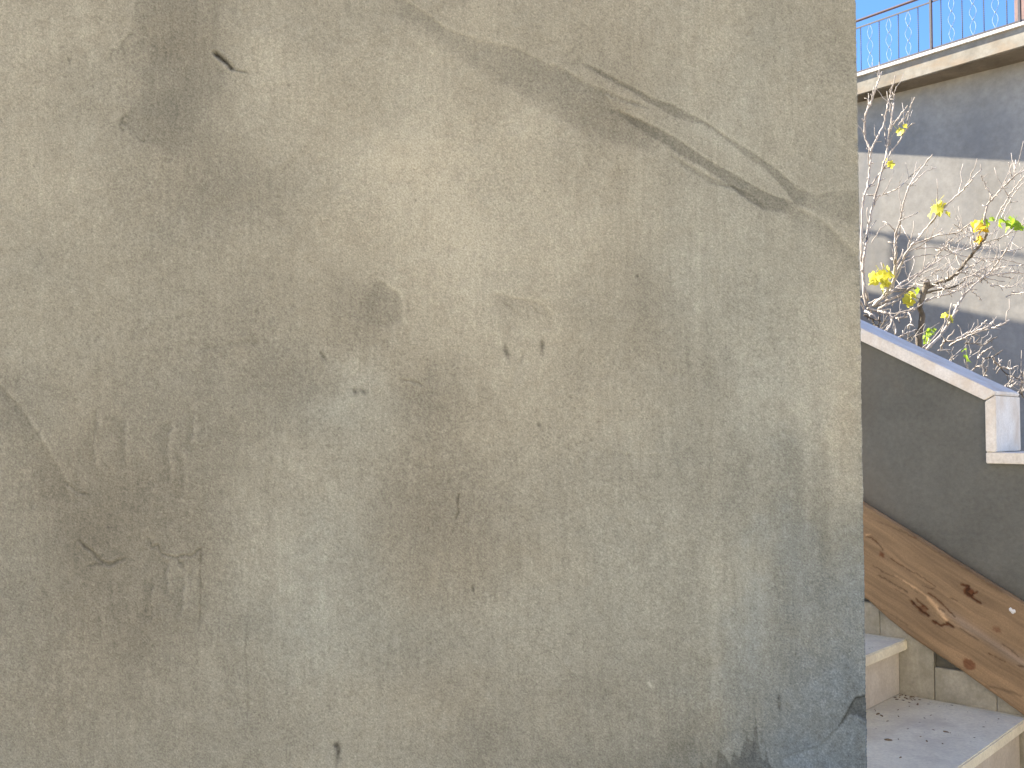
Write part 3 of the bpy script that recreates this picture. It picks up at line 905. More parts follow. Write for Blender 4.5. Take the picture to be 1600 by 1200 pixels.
# split and torn fibres, beetle galleries
wmark([z5(190, 335), z5(240, 345), z5(290, 390), z5(345, 455)], 2.2, 1.5, 36)
wmark([z5(410, 530), z5(480, 575), z5(560, 625), z5(700, 700), z5(800, 770)], 1.9, 1.2, 32)
wmark([z5(250, 590), z5(350, 660), z5(480, 710), z5(560, 760), z5(650, 840)], 1.6, 0.9, 24)
wmark([z5(300, 680), z5(400, 735), z5(470, 780), z5(560, 830)], 2.4, 1.2, 32)
wmark([z5(590, 910), z5(640, 960), z5(690, 1010), z5(745, 1035)], 4.2, 3.5, 58)
wmark([z5(640, 900), z5(700, 950), z5(740, 980)], 3.0, 2.2, 40)
wmark([z5(790, 1090), z5(850, 1130), z5(920, 1110), z5(965, 1140)], 3.6, 3.0, 54)
wmark([z5(750, 840), z5(820, 890), z5(880, 940), z5(930, 1000), z5(985, 1050)], 2.4, 1.5, 42)
wmark([z5(840, 975), z5(880, 1000)], 2.6, 1.2, 34)
wmark([z5(1040, 765), z5(1110, 775), z5(1080, 830), z5(1120, 870), z5(1210, 930)], 3.4, 2.5, 48)
wmark([z5(1130, 860), z5(1180, 820)], 2.4, 1.5, 34)
wmark([z5(940, 880), z5(1000, 910)], 2.0, 1.0, 26)
wmark([z5(690, 770), z5(780, 800), z5(810, 780)], 1.8, 0.8, 24)
wmark([z5(450, 800), z5(560, 870)], 2.6, 0.8, 20)
wmark([z6(1130, 310), z6(1180, 330), z6(1245, 372)], 2.0, 1.0, 30)
wmark([z6(1230, 230), z6(1290, 270), z6(1360, 330)], 1.8, 1.0, 30)
wmark([z6(1360, 400), z6(1400, 412)], 3, 1.5, 34)
wmark([z6(900, 110), z6(960, 150), z6(1040, 200)], 1.8, 0.8, 24)
wmark([z6(1100, 560), z6(1240, 590), z6(1380, 640)], 3.0, 0.8, 18)
wmark([z5(200, 900), z5(380, 1010), z5(560, 1130)], 2.0, 0.7, 18)
wmark([z5(200, 160), z5(420, 250), z5(640, 350)], 2.0, 0.4, 12)
wmark([z5(480, 260), z5(820, 470), z5(1100, 640), z5(1400, 830)], 2.4, 0.4, 14)
# fresh pale splinters
wmark([z5(520, 730), z5(640, 800), z5(740, 870)], 3.2, -0.6, -22)
wmark([z5(750, 890), z5(810, 950), z5(900, 1070)], 6.5, -1.0, -40)
wmark([z5(190, 320), z5(225, 312)], 2.5, -0.6, -30)
wmark([z5(450, 690), z5(540, 740), z5(620, 800)], 3.5, -0.4, -18)
# greyed band
grey = np.exp(-((Tt - bpt(*z6(950, 90))[1] - 4 * wn2(Ls / 60, Tt / 30, 21)) / 14) ** 2) * sstep(Ls, bpt(*z5(900, 930))[0] - 30, bpt(*z5(1100, 1010))[0])
wl_ += 10 * grey
wl_ = np.clip(wl_, 46, 200)
dk = sstep(98 - wl_, 0, 40)[..., None]
tw = np.array([1.13, 0.95, 0.74])
tg = np.array([1.08, 0.98, 0.90])
red = np.clip(kd, 0, 1)[..., None] * np.array([1.25, 0.85, 0.6])
tintw = tw * (1 - 0.65 * grey[..., None]) + tg * 0.65 * grey[..., None]
tintw = tintw * (1 - np.clip(kd, 0, 1)[..., None]) + red
tintw = tintw * (1 - dk) + dk * np.array([1.42, 0.86, 0.46])
WOOD_GAIN = 0.92
ctone = np.clip(srgb(np.clip(wl_[..., None] * tintw, 0, 255)) * WOOD_GAIN, 0.004, 0.8)
fb = PB0 - depth * 0.001
fb += 0.005 * (np.clip(1 - Q / 0.03, 0, 1) ** 2 + np.clip(1 - (1 - Q) / 0.02, 0, 1) ** 2)   # eased arrises
ax, ay = np.array(SF.A[:2]), np.array(SF.B[:2])
def plank_pts(a, b, z):
    return np.stack([ST_O[0] + a * ax[0] + b * ay[0], ST_O[1] + a * ax[1] + b * ay[1], z], -1)
Gf = plank_pts(PA, fb, PZ)
Gm = plank_pts(PA[-1:], np.full((1, len(pa)), (PB0 + PB1) / 2), PZ[-1:] + 0.0008)
Gb = plank_pts(PA[::-1][[0, -1]], np.full((2, len(pa)), PB1), np.stack([PZ[-1], PZ[0]]))
GP = np.concatenate([Gf, Gm, Gb, Gf[:1]], 0)
light = np.clip(ctone[-1:] * 1.9, 0, 0.7)  # top edge colour brightened to paint its lit line
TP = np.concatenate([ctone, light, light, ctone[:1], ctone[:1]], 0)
r_, c_ = GP.shape[:2]
idx = np.arange(r_ * c_).reshape(r_, c_)
q = np.stack([idx[:-1, :-1], idx[:-1, 1:], idx[1:, 1:], idx[1:, :-1]], -1).reshape(-1, 4)
me = bpy.data.meshes.new('wooden_plank')
ends = [list(map(int, [idx[0, 0], idx[r_ - 4, 0], idx[r_ - 3, 0], idx[r_ - 2, 0]])), list(map(int, [idx[0, -1], idx[r_ - 2, -1], idx[r_ - 3, -1], idx[r_ - 4, -1]]))]
me.from_pydata(GP.reshape(-1, 3).tolist(), [], q.tolist() + ends)
me.polygons.foreach_set('use_smooth', [True] * len(me.polygons))
at = me.attributes.new('tone', 'FLOAT_COLOR', 'POINT')
at.data.foreach_set('color', np.concatenate([TP.reshape(-1, 3), np.ones((r_ * c_, 1))], 1).astype(np.float32).ravel())
plank = link_mesh('wooden_plank', me, M_wood)
tag(plank, 'rough brown wooden plank with knots and gouges leaning along the stair parapet', 'plank')

# a crumb of white plaster stuck on the plank
bm = bmesh.new()
a, z = on_plank(1582, 956)
rl = random.Random(12)
for k in range(7):
    m = Matrix.Translation(SF.p(a + rl.uniform(-0.006, 0.006), PB0 - 0.001, z + rl.uniform(-0.006, 0.007))) @ Matrix.Diagonal((rl.uniform(0.6, 1.2), rl.uniform(0.6, 1.2), rl.uniform(0.6, 1.2), 1))
    res = bmesh.ops.create_icosphere(bm, subdivisions=1, radius=rl.uniform(0.003, 0.0065), matrix=m)
    for v_ in res['verts']:
        v_.co += Vector((rl.uniform(-1, 1), rl.uniform(-1, 1), rl.uniform(-1, 1))) * 0.0012
tag(bm_obj('plaster_chip', bm, M_chip), 'small white plaster chip stuck on the brown plank', 'chip')

# ------------------------------------------------------------------ unseen house added at the top of the stairs to shade the steps
hs = empty('stair_shade_house', SF.p(-5, -2.2, 0))
tag(hs, 'unseen plain rendered house added above the stone stairs to shade them', 'house')
bm_obj('house_wall', fbox(SF, -7.2, -3.70, -1.72, 0.45, 0, EZ + 3.4), M_house, hs)
bm_obj('roof', fbox(SF, -7.3, -3.66, -1.78, 0.55, EZ + 3.4, EZ + 3.62), M_concrete, hs)
dr = bm_obj('door', fbox(SF, -3.70, -3.66, -1.0, -0.15, Z0 + RISE * 7, Z0 + RISE * 7 + 1.85, 0.004, 1), M_rust, hs)
bm_obj('handle', fbox(SF, -3.66, -3.63, -0.30, -0.26, Z0 + RISE * 7 + 0.9, Z0 + RISE * 7 + 0.98, 0.004, 1), M_iron, dr)

# ------------------------------------------------------------------ far house with balcony
P0 = at_depth(1343, 147, 17.0)               # lower edge of the balcony edge beam, left end in view
BF = Frame((P0.x, P0.y), (0.608, -0.794))     # a: to the right and nearer, b: away
zs = P0.z                                     # underside of the slab
far = empty('balcony_house', BF.p(1, 2, 0))
tag(far, 'grey rendered house with a railed balcony beyond the bare tree', 'house')
W0, W1 = BF.p(-9, 0, 0), None
wd = math.tan(math.radians(5.6))
ov = lambda a: 0.37 + wd * a                   # overhang of the balcony grows to the right
A_L, A_R = -3.3, 9.0
bm = bmesh.new()
outl = [(A_L, ov(A_L)), (A_R, ov(A_R)), (A_R, 7.0), (A_L, 7.0)]
prism(bm, [BF.p(a, b, 0) for a, b in outl], [BF.p(a, b, zs + 0.05) for a, b in outl])
bmesh.ops.recalc_face_normals(bm, faces=bm.faces)
bm_obj('house_wall', bm, M_far, far)
slab_h = 0.30
sl_o = bm_obj('balcony_slab', fbox(BF, A_L - 0.2, A_R, 0.0, 6.5, zs, zs + slab_h, 0.006, 1), M_fascia, far)
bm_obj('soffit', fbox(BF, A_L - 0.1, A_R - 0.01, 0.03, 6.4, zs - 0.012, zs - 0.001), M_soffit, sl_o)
a = A_L - 0.2
while a < A_R - 0.2:
    a2 = min(a + 1.35, A_R)
    bm_obj('coping_slab', fbox(BF, a + 0.002, a2 - 0.002, -0.04, 0.28, zs + slab_h + 0.001, zs + slab_h + 0.052, 0.004, 1), M_marble, sl_o)
    a = a2
# railing
zr = zs + slab_h + 0.052
rb = 0.10
rail = bm_obj('railing', fbox(BF, A_L, A_R, rb - 0.012, rb + 0.012, zr + 0.06, zr + 0.085), M_iron, far)
RT = zr + 0.98
bm_obj('handrail', fbox(BF, A_L, A_R, rb - 0.026, rb + 0.026, RT - 0.035, RT, 0.01, 2), M_rust, rail)
bm_obj('rail', fbox(BF, A_L, A_R, rb - 0.01, rb + 0.01, RT - 0.155, RT - 0.132), M_iron, rail)
def twisted_bar():
    bm = bmesh.new()
    n = 44
    h = RT - 0.155 - (zr + 0.085)
    prev = None
    for k in range(n + 1):
        w = 0.011 if k % 2 else 0.0065
        t = k * 0.8
        ring = [bm.verts.new((w * math.cos(t + j * math.pi / 2), w * math.sin(t + j * math.pi / 2), h * k / n)) for j in range(4)]
        if prev:
            for j in range(4):
                bm.faces.new((prev[j], prev[(j + 1) % 4], ring[(j + 1) % 4], ring[j]))
        prev = ring
    me = bpy.data.meshes.new('baluster')
    bm.normal_update()
    bm.to_mesh(me)
    bm.free()
    me.materials.append(M_iron)
    return me
def ornament():
    bm = bmesh.new()
    h = RT - 0.155 - (zr + 0.085)
    for sgn in (-1, 1):
        pts = []
        for k in range(49):
            t = k / 48
            x = sgn * (0.006 + 0.05 * abs(math.sin(math.pi * t * 3)) ** 1.3 * (0.55 + 0.45 * math.sin(math.pi * t)))
            pts.append((x * BF.A.x, x * BF.A.y, h * t))
        tube(bm, pts, [0.005] * len(pts), 5)
    for zc_ in (h / 3, 2 * h / 3):
        bmesh.ops.create_icosphere(bm, subdivisions=1, radius=0.016, matrix=Matrix.Translation((0, 0, zc_)))
    me = bpy.data.meshes.new('scroll_ornament')
    bm.normal_update()
    bm.to_mesh(me)
    bm.free()
    me.materials.append(M_pale_iron)
    return me
me_bar, me_orn = twisted_bar(), ornament()
def rail_a(px):
    P = on_plane(px, 60, BF.p(0, rb, 0), BF.B)
    return (P - BF.o).dot(BF.A)
def put(me, name, a):
    o = bpy.data.objects.new(name, me)
    C.objects.link(o)
    o.parent = rail
    o.location = BF.p(a, rb, zr + 0.085)
    return o
bars = [rail_a(x) for x in (1345, 1374, 1404, 1435, 1471, 1504, 1538, 1574)]
posts = [rail_a(1455), rail_a(1594)]
stepb = (bars[3] - bars[0]) / 3
extra = [bars[0] - stepb * k for k in range(1, 6)] + [posts[1] + stepb * (k + 0.5) for k in range(0, 14)]
for a in bars + extra:
    put(me_bar, 'baluster', a)
allb = sorted(bars + extra)
for a, b in zip(allb, allb[1:]):
    if b - a < stepb * 1.35 and not any(a < p < b for p in posts):
        put(me_orn, 'scroll_ornament', (a + b) / 2)
for a in posts + [posts[0] - 1.9, posts[1] + 1.75, posts[1] + 3.5]:
    bm_obj('post', fbox(BF, a - 0.02, a + 0.02, rb - 0.02, rb + 0.02, zr, RT + 0.001, 0.004, 1), M_iron, rail)
# the upper storey standing back on the terrace
up = empty('terrace_room', BF.p(6, 4, zr))
tag(up, 'dull pink rendered room standing on the balcony terrace at the right edge', 'house')
_P = on_plane(1585, 20, BF.p(0, 0.8, 0), BF.B)
a_u = (_P - BF.o).dot(BF.A)
bm_obj('room_wall', fbox(BF, a_u, A_R - 0.1, 0.8, 6.2, zs + slab_h + 0.002, zs + 3.2), M_pink, up)
wdw = bm_obj('window_frame', fbox(BF, a_u + 0.9, a_u + 2.0, 0.77, 0.8, zr + 0.8, zr + 2.1), M_marble, up)
bm_obj('pane', fbox(BF, a_u + 0.97, a_u + 1.93, 0.762, 0.77, zr + 0.87, zr + 2.03), M_glass, wdw)

# ------------------------------------------------------------------ neighbour whose roof and rail throw shadows on the far wall
wn_ = (BF.A * (-wd) + BF.B).normalized()       # normal of the far wall
wp0 = BF.p(0, ov(0), 0)
def on_wall(px, py):
    return on_plane(px, py, wp0, wn_)
L1 = 3.3 / math.cos(SUN_EL)
def lift(Qa, Qb):
    p1 = Qa + S * L1
    p2 = Qb + S * (L1 + (Qa.z - Qb.z) / S.z)
    return p1, p2
e1, e2 = lift(on_wall(1346, 453), on_wall(1600, 503))
NLEN = math.hypot(e2.x - e1.x, e2.y - e1.y) + 0.12
NF = Frame((e1.x, e1.y), (e2.x - e1.x, e2.y - e1.y))
nb = empty('neighbour_house', NF.p(0, 0, 0))
tag(nb, 'plain neighbouring house with a flat railed roof left of the garden', 'house')
sgn = 1 if NF.B.dot(S) > 0 else -1
b0, b1 = sorted((0.0, sgn * 5.0))
bm_obj('house_wall', fbox(NF, -5, NLEN, b0, b1, 0, e1.z), M_house, nb)
r1, r2 = lift(on_wall(1346, 361), on_wall(1600, 402))
rz = r1.z
da = (r1 - NF.o).dot(NF.B)
bm_obj('handrail', fbox(NF, -5, NLEN, da - 0.006, da + 0.006, rz - 0.03, rz + 0.02, 0.002, 1), M_iron, nb)
_q = on_wall(1408, 430)
pc = _q + S * (((NF.p(0, da, 0) - _q).dot(NF.B)) / S.dot(NF.B))
pa_ = (pc - NF.o).dot(NF.A)
for k in (-1, 0):
    bm_obj('post', fbox(NF, pa_ + 3.6 * k - 0.10, pa_ + 3.6 * k + 0.10, da - 0.012, da + 0.012, e1.z - 0.6, rz + 0.05, 0.01, 1), M_house, nb)

# ------------------------------------------------------------------ the bare tree
tree = empty('bare_tree', Vector((at_depth(1437, 540, 5.0).x, 5.0, 0)))
tag(tree, 'bare pale branched tree with a few yellow leaves behind the stair parapet', 'tree')
rt = random.Random(21)

def smooth_poly(pts, n=5):
    out = []
    for i in range(len(pts) - 1):
        p0 = pts[max(i - 1, 0)]; p1 = pts[i]; p2 = pts[i + 1]; p3 = pts[min(i + 2, len(pts) - 1)]
        for k in range(n):
            t = k / n
            out.append(0.5 * ((2 * p1) + (-p0 + p2) * t + (2 * p0 - 5 * p1 + 4 * p2 - p3) * t * t + (-p0 + 3 * p1 - 3 * p2 + p3) * t * t * t))
    out.append(pts[-1])
    return out

TWIGS = []
def branch(px, d0, d1, w0, w1, name='branch', mat=None, knobs=True):
    """px: places along the branch in the photo; d0, d1 depth at its ends; w in photo px"""
    n = len(px)
    pts = [at_depth(x, y, d0 + (d1 - d0) * i / (n - 1) + rt.uniform(-0.04, 0.04)) for i, (x, y) in enumerate(px)]
    pts = smooth_poly(pts, 6)
    m = len(pts)
    rad = []
    for i, p in enumerate(pts):
        t = i / (m - 1)
        r = (w0 + (w1 - w0) * t) * 0.5 * p.y / FPX
        if knobs and i % 5 == 2:
            r *= 1.35
        rad.append(r * rt.uniform(0.9, 1.1))
        if 0 < i < m - 1:
            pts[i] = p + Vector((rt.uniform(-1, 1), rt.uniform(-1, 1), rt.uniform(-1, 1))) * 0.0028
    bm = bmesh.new()
    tube(bm, pts, rad, 7)
    # short spurs and buds at the knobs
    if knobs:
        for i in range(3, m - 1, 4):
            if rt.random() < 0.6:
                d = (pts[i + 1] - pts[i - 1]).normalized()
                s = Vector((rt.uniform(-1, 1), rt.uniform(-1, 1), rt.uniform(-0.3, 1))).cross(d).normalized()
                e = pts[i] + (s * 0.8 + d * 0.6) * rt.uniform(0.012, 0.04)
                tube(bm, [pts[i], (pts[i] + e) / 2 + Vector((0, 0, 0.002)), e], [rad[i] * 0.65, rad[i] * 0.55, rad[i] * 0.6], 5)
    TWIGS.append((pts, rad))
    return bm_obj(name, bm, mat or M_bark, tree, True)

T0 = 5.0
tr = [at_depth(1436, 545, T0)]
foot = Vector((tr[0].x - 0.05, T0, 0.0))
tp_ = [foot, foot.lerp(tr[0], 0.5) + Vector((0.04, 0, 0))] + [at_depth(x, y, T0) for x, y in ((1436, 545), (1437, 520), (1441, 494), (1437, 480), (1441, 466), (1445, 454), (1448, 444), (1447, 436))]
pts = smooth_poly(tp_, 5)
rad = [0.5 * T0 / FPX * np.interp(i / (len(pts) - 1), [0, 0.22, 0.5, 0.72, 0.85, 0.93, 1], [15, 10.5, 8.5, 8.0, 10, 10, 5]) * rt.uniform(0.88, 1.12) for i in range(len(pts))]
bm = bmesh.new()
tube(bm, pts, rad, 10)
bm_obj('trunk', bm, M_bark_dark, tree, True)
B_ = branch
B_([(1444, 452), (1464, 443), (1486, 434), (1500, 422), (1510, 408), (1522, 394), (1536, 378), (1541, 366)], 5.0, 4.75, 5.5, 4.2, mat=M_bark_dark)
B_([(1541, 367), (1538, 345), (1543, 322), (1553, 309), (1568, 292), (1584, 277), (1606, 262)], 4.75, 4.6, 3.6, 1.8)
B_([(1444, 462), (1425, 448), (1405, 462), (1385, 470), (1366, 478), (1352, 472), (1347, 420), (1346, 360), (1351, 303), (1365, 285), (1382, 262)], 5.0, 5.3, 5.0, 2.4)
B_([(1382, 262), (1392, 238), (1404, 222), (1416, 203), (1426, 192)], 5.3, 5.35, 2.6, 1.6)
B_([(1356, 470), (1349, 430), (1350, 400), (1354, 372), (1362, 330), (1372, 290), (1380, 260), (1386, 236), (1388, 216), (1391, 196), (1395, 170), (1397, 147)], 5.1, 5.4, 4.2, 1.8)
B_([(1355, 296), (1359, 262), (1362, 234), (1372, 212), (1380, 196), (1386, 168), (1392, 145), (1399, 118)], 5.3, 5.5, 3.2, 1.7)
B_([(1362, 238), (1352, 212), (1353, 178), (1362, 157), (1369, 138), (1374, 121), (1378, 112)], 5.4, 5.45, 3.2, 1.7)
B_([(1353, 190), (1346, 186)], 5.4, 5.4, 3, 2)
B_([(1358, 165), (1357, 146)], 5.4, 5.4, 2.2, 1.5)
B_([(1388, 203), (1400, 190), (1410, 176), (1418, 165)], 5.4, 5.3, 2.4, 1.5)
B_([(1404, 196), (1414, 184), (1422, 168), (1429, 152)], 5.35, 5.25, 2.4, 1.4)
B_([(1392, 205), (1394, 180), (1397, 150)], 5.4, 5.5, 2.2, 1.4)
B_([(1366, 474), (1384, 462), (1394, 448), (1399, 418), (1400, 390), (1399, 372), (1406, 346), (1411, 320), (1420, 292), (1441, 262), (1457, 241)], 5.05, 4.7, 4.2, 1.8)
B_([(1354, 304), (1372, 306), (1384, 302), (1400, 296), (1408, 290), (1418, 280), (1441, 257)], 5.3, 5.2, 2.0, 1.2)
B_([(1418, 293), (1430, 284), (1446, 268), (1462, 262)], 4.8, 4.75, 2.0, 1.3)
B_([(1364, 478), (1388, 452), (1404, 420), (1418, 392), (1432, 376), (1448, 356), (1474, 325), (1497, 304), (1512, 288), (1522, 276), (1534, 264)], 5.05, 4.6, 4.0, 1.7)
B_([(1358, 474), (1390, 458), (1408, 443), (1428, 431), (1456, 414), (1482, 398), (1505, 388)], 5.05, 5.4, 3.0, 1.5)
B_([(1372, 470), (1400, 452), (1424, 440), (1440, 424), (1452, 410)], 5.1, 5.3, 2.6, 1.4)
B_([(1446, 470), (1462, 464), (1488, 458), (1506, 448), (1532, 438), (1550, 430), (1580, 426), (1606, 427)], 5.0, 5.3, 3.2, 1.6)
B_([(1446, 458), (1470, 452), (1492, 448), (1510, 436)], 5.0, 4.9, 3.4, 1.8, mat=M_bark_dark)
B_([(1498, 425), (1520, 430), (1546, 436), (1570, 440)], 4.9, 5.1, 2.0, 1.2)
B_([(1530, 440), (1546, 426), (1560, 408), (1574, 388), (1588, 362), (1604, 345)], 5.1, 4.9, 2.6, 1.5)
B_([(1556, 346), (1562, 332), (1577, 306), (1590, 288), (1606, 268)], 4.75, 4.6, 2.6, 1.5)
B_([(1564, 342), (1574, 320), (1592, 294), (1606, 280)], 4.75, 4.7, 2.0, 1.4)
B_([(1425, 384), (1443, 376), (1469, 367), (1495, 364), (1516, 349), (1530, 346)], 5.0, 4.8, 2.4, 1.5)
B_([(1496, 360), (1520, 362), (1540, 358)], 4.9, 4.8, 1.8, 1.2)
B_([(1536, 380), (1555, 374), (1575, 366), (1595, 356), (1606, 350)], 4.75, 4.8, 2.4, 1.4)
B_([(1551, 311), (1545, 298), (1538, 286), (1533, 274)], 4.7, 4.7, 1.9, 1.4)
B_([(1582, 280), (1578, 262), (1576, 254)], 4.65, 4.65, 1.7, 1.2)
B_([(1587, 265), (1587, 250)], 4.7, 4.7, 2.0, 1.5)
B_([(1405, 345), (1420, 338), (1434, 332)], 4.8, 4.7, 1.8, 1.2)
B_([(1400, 362), (1388, 350), (1380, 346)], 4.9, 4.9, 1.8, 1.2)
B_([(1425, 382), (1416, 366), (1408, 352)], 5.0, 5.0, 1.6, 1.1)
B_([(1362, 380), (1374, 360), (1386, 350)], 5.2, 5.2, 1.6, 1.1)
B_([(1470, 382), (1500, 404), (1512, 420)], 5.0, 5.0, 1.6, 1.0)
B_([(1430, 390), (1460, 386), (1490, 396), (1520, 402), (1560, 404), (1600, 414)], 5.2, 5.4, 1.8, 1.1)
B_([(1456, 414), (1470, 392), (1484, 374), (1500, 366)], 5.2, 5.1, 1.7, 1.1)
B_([(1400, 418), (1424, 404), (1450, 398), (1476, 400)], 5.1, 5.2, 1.8, 1.1)
B_([(1448, 546), (1464, 530), (1480, 510), (1490, 492), (1498, 474), (1512, 456), (1530, 438), (1546, 424)], 4.5, 4.9, 4.2, 2.2)
B_([(1490, 492), (1500, 482)], 4.7, 4.7, 2.4, 1.6)
B_([(1470, 548), (1475, 534), (1490, 532), (1516, 520), (1540, 512), (1552, 502)], 4.4, 4.3, 3.2, 2.0)
B_([(1484, 540), (1500, 531), (1520, 522), (1546, 514), (1562, 509), (1577, 500)], 4.4, 4.2, 2.8, 2.0)
B_([(1518, 521), (1534, 508), (1542, 500)], 4.3, 4.3, 2.4, 1.6)
B_([(1356, 482), (1370, 486), (1382, 488), (1396, 496), (1406, 497), (1418, 495)], 4.9, 4.8, 4.2, 2.4)
B_([(1372, 484), (1384, 476), (1398, 472), (1408, 466)], 4.9, 4.9, 3.2, 2.0)
B_([(1380, 520), (1390, 512), (1393, 498), (1390, 488)], 4.6, 4.7, 2.8, 1.8)
B_([(1404, 527), (1418, 520), (1432, 515)], 4.5, 4.5, 2.6, 1.6)
B_([(1418, 514), (1424, 500), (1420, 488), (1428, 480)], 4.7, 4.8, 2.4, 1.6)
B_([(1508, 537), (1522, 536), (1536, 539), (1548, 532), (1558, 526)], 4.4, 4.5, 2.2, 1.4, mat=M_bark_dark)
B_([(1528, 560), (1534, 552), (1542, 547), (1551, 541)], 4.2, 4.2, 2.6, 1.6)
B_([(1551, 557), (1558, 568), (1566, 573), (1574, 576), (1584, 576)], 4.1, 4.1, 3.2, 2.2)
B_([(1466, 548), (1476, 546), (1488, 547)], 4.3, 4.3, 2.4, 1.8)
B_([(1556, 566), (1570, 582), (1588, 590), (1606, 596)], 4.2, 4.2, 1.8, 1.2, mat=M_bark_dark)
B_([(1540, 560), (1556, 555), (1566, 548)], 4.3, 4.3, 1.8, 1.2, mat=M_bark_dark)
B_([(1350, 492), (1362, 498), (1366, 508), (1376, 514)], 4.7, 4.6, 3.4, 2.0, mat=M_bark_dark)
B_([(1344, 470), (1352, 484), (1362, 492), (1378, 506)], 4.8, 4.7, 4.0, 2.4)
# a thicket of fine twigs right of the trunk
for k in range(34):
    x0, y0 = rt.uniform(1410, 1590), rt.uniform(375, 470)
    an = rt.uniform(-0.5, 0.9) if rt.random() < 0.75 else rt.uniform(2.2, 3.4)
    ln = rt.uniform(22, 60)
    p_ = [(x0 + ln * t * math.cos(an) + rt.uniform(-2, 2), y0 - ln * t * math.sin(an) - 6 * t * t + rt.uniform(-2, 2)) for t in (0, 0.25, 0.5, 0.75, 1)]
    d_ = rt.uniform(4.6, 5.6)
    B_(p_, d_, d_ + rt.uniform(-0.2, 0.2), rt.uniform(1.3, 2.0), 0.9)
for k in range(14):
    x0, y0 = rt.uniform(1352, 1600), 0
    y0 = 512 + (x0 - 1352) * 0.40
    an, ln = rt.uniform(0.1, 1.6), rt.uniform(18, 45)
    p_ = [(x0 + ln * t * math.cos(an) + rt.uniform(-3, 3), y0 + 10 - ln * t * math.sin(an) + rt.uniform(-2, 2)) for t in (0, 0.25, 0.5, 0.75, 1)]
    d_ = rt.uniform(4.2, 4.9)
    B_(p_, d_, d_, rt.uniform(1.8, 3.0), 1.3, mat=rt.choice([M_bark, M_bark, M_bark_dark]))
# small shoots growing off the limbs
shoots = []
for pts, rad in list(TWIGS):
    if len(pts) < 20:
        continue
    for _ in range(max(1, len(pts) // 7)):
        i = rt.randrange(5, len(pts) - 3)
        d = (pts[i + 1] - pts[i - 1]).normalized()
        s = Vector((rt.uniform(-1, 1), rt.uniform(-1, 1), rt.uniform(-0.1, 1))).normalized()
        dd = (d * 0.7 + s * 0.8).normalized()
        L = rt.uniform(0.04, 0.16) * (0.5 if pts[i].y < 4.5 else 1.0)
        line = [pts[i] + dd * L * t + Vector((rt.uniform(-1, 1), rt.uniform(-1, 1), rt.uniform(-1, 1))) * 0.006 * (t > 0) + Vector((0, 0, 0.03 * t * t)) for t in (0, 0.25, 0.5, 0.75, 1)]
        bm = bmesh.new()
        r0 = rad[i] * 0.55
        tube(bm, line, [r0, r0 * 0.9, r0 * 1.0, r0 * 0.7, r0 * 0.75], 5)
        bm_obj('shoot', bm, M_bark, tree, True)

# leaves: lobed blades, folded along the midrib and drooping
def leaf_mesh(seed):
    r = random.Random(seed)
    bm = bmesh.new()
    n = 15
    rim = []
    for k in range(n + 1):
        t = k / n * 2 * math.pi
        lob = 0.62 + 0.38 * abs(math.cos(2.5 * (t - math.pi))) + r.uniform(-0.06, 0.06)
        x = lob * math.sin(t) * 0.52
        y = 0.5 - 0.5 * lob * math.cos(t)
        rim.append((x, y))
    rim = rim[:-1]
    fold, droop, tw = r.uniform(0.2, 0.75), r.uniform(0.15, 0.7), r.uniform(-0.4, 0.4)
    def pos(x, y):
        return Vector((x, y, fold * abs(x) - droop * y * y + tw * x * y + r.uniform(-0.015, 0.015)))
    mids = [bm.verts.new(pos(0, y)) for y in (0.12, 0.35, 0.6, 0.85)]
    vr = [bm.verts.new(pos(x, y)) for x, y in rim]
    for k in range(n):
        a, b = vr[k], vr[(k + 1) % n]
        ym = (rim[k][1] + rim[(k + 1) % n][1]) / 2
        c = min(mids, key=lambda m_: abs(m_.co.y - ym))
        bm.faces.new((a, b, c))
        c2 = min(mids, key=lambda m_: abs(m_.co.y - rim[(k + 1) % n][1]))
    # close the fans between midrib points
    for m0, m1 in zip(mids, mids[1:]):
        for side in (-1, 1):
            cand = [v_ for v_ in vr if v_.co.x * side > 0]
            w = min(cand, key=lambda v_: abs(v_.co.y - (m0.co.y + m1.co.y) / 2))
            bm.faces.new((m0, m1, w))
    tube(bm, [(0, -0.45, 0.12), (0, -0.1, 0.03), (0, 0.12, 0)], [0.018, 0.015, 0.012], 4)
    me = bpy.data.meshes.new('leaf')
    bm.normal_update()
    bm.to_mesh(me)
    bm.free()
    return me
leaf_cache = {}
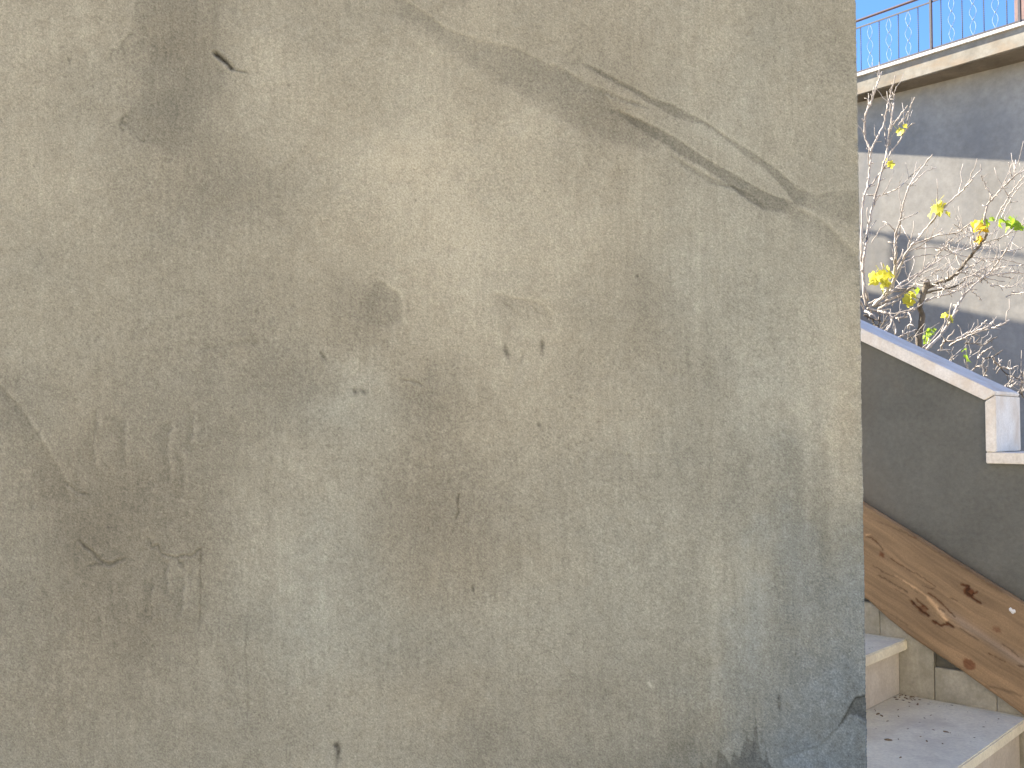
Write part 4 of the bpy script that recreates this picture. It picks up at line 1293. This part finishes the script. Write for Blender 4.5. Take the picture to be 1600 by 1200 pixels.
def leaf(px, py, d, size_px, mat):
    key = (rt.randrange(6), mat.name)
    if key not in leaf_cache:
        m_ = leaf_mesh(key[0] + 50)
        m_.materials.append(mat)
        leaf_cache[key] = m_
    o = bpy.data.objects.new('leaf', leaf_cache[key])
    C.objects.link(o)
    o.parent = tree
    s = 0.98 * size_px * d / FPX
    P = at_depth(px, py, d)
    o.matrix_parent_inverse = Matrix.Translation(-Vector(tree.location))
    o.location = P
    o.rotation_euler = (rt.uniform(-2.4, -0.6), rt.uniform(-0.8, 0.8), rt.uniform(0, 6.28))
    o.scale = (s, s, s)
for (cx, cy, d, n, sp, sz, mat) in (
        (1404, 201, 5.35, 2, 3, 15, M_leaf_y), (1411, 195, 5.35, 1, 2, 10, M_leaf_y), (1388, 249, 5.35, 3, 3, 13, M_leaf_y),
        (1463, 312, 4.75, 4, 7, 19, M_leaf_y), (1460, 328, 4.75, 3, 7, 17, M_leaf_y), (1474, 330, 4.75, 1, 3, 12, M_leaf_y),
        (1532, 350, 4.72, 4, 7, 21, M_leaf_o), (1530, 368, 4.7, 3, 5, 19, M_leaf_o), (1540, 346, 4.7, 2, 5, 15, M_leaf_g), (1545, 356, 4.7, 1, 3, 15, M_leaf_o),
        (1567, 344, 4.7, 3, 4, 17, M_leaf_g), (1585, 343, 4.7, 3, 4, 18, M_leaf_g), (1550, 336, 4.7, 1, 2, 12, M_leaf_g),
        (1376, 424, 4.95, 5, 8, 21, M_leaf_y), (1382, 436, 4.95, 3, 8, 18, M_leaf_y), (1368, 432, 4.95, 2, 4, 15, M_leaf_y),
        (1427, 460, 4.9, 4, 6, 18, M_leaf_y), (1434, 454, 4.9, 1, 4, 14, M_leaf_g), (1482, 490, 4.65, 3, 3, 13, M_leaf_y),
        (1446, 522, 4.8, 4, 7, 11, M_leaf_g), (1454, 514, 4.8, 3, 6, 9, M_leaf_g), (1510, 553, 4.3, 2, 2, 14, M_leaf_g), (1508, 545, 4.3, 1, 2, 10, M_leaf_g)):
    for k in range(n):
        leaf(cx + rt.uniform(-sp, sp), cy + rt.uniform(-sp, sp), d + rt.uniform(-0.05, 0.05), sz * rt.uniform(0.8, 1.15), mat)

# earth behind the parapet
bm = bmesh.new()
v = [bm.verts.new(p) for p in (SF.p(-9, 0.21, 0.006), SF.p(4, 0.21, 0.006), SF.p(4, 7.5, 0.006), SF.p(-9, 7.5, 0.006))]
bm.faces.new(v)
gs = bm_obj('garden_bed', bm, M_soil)
gs['kind'] = 'structure'
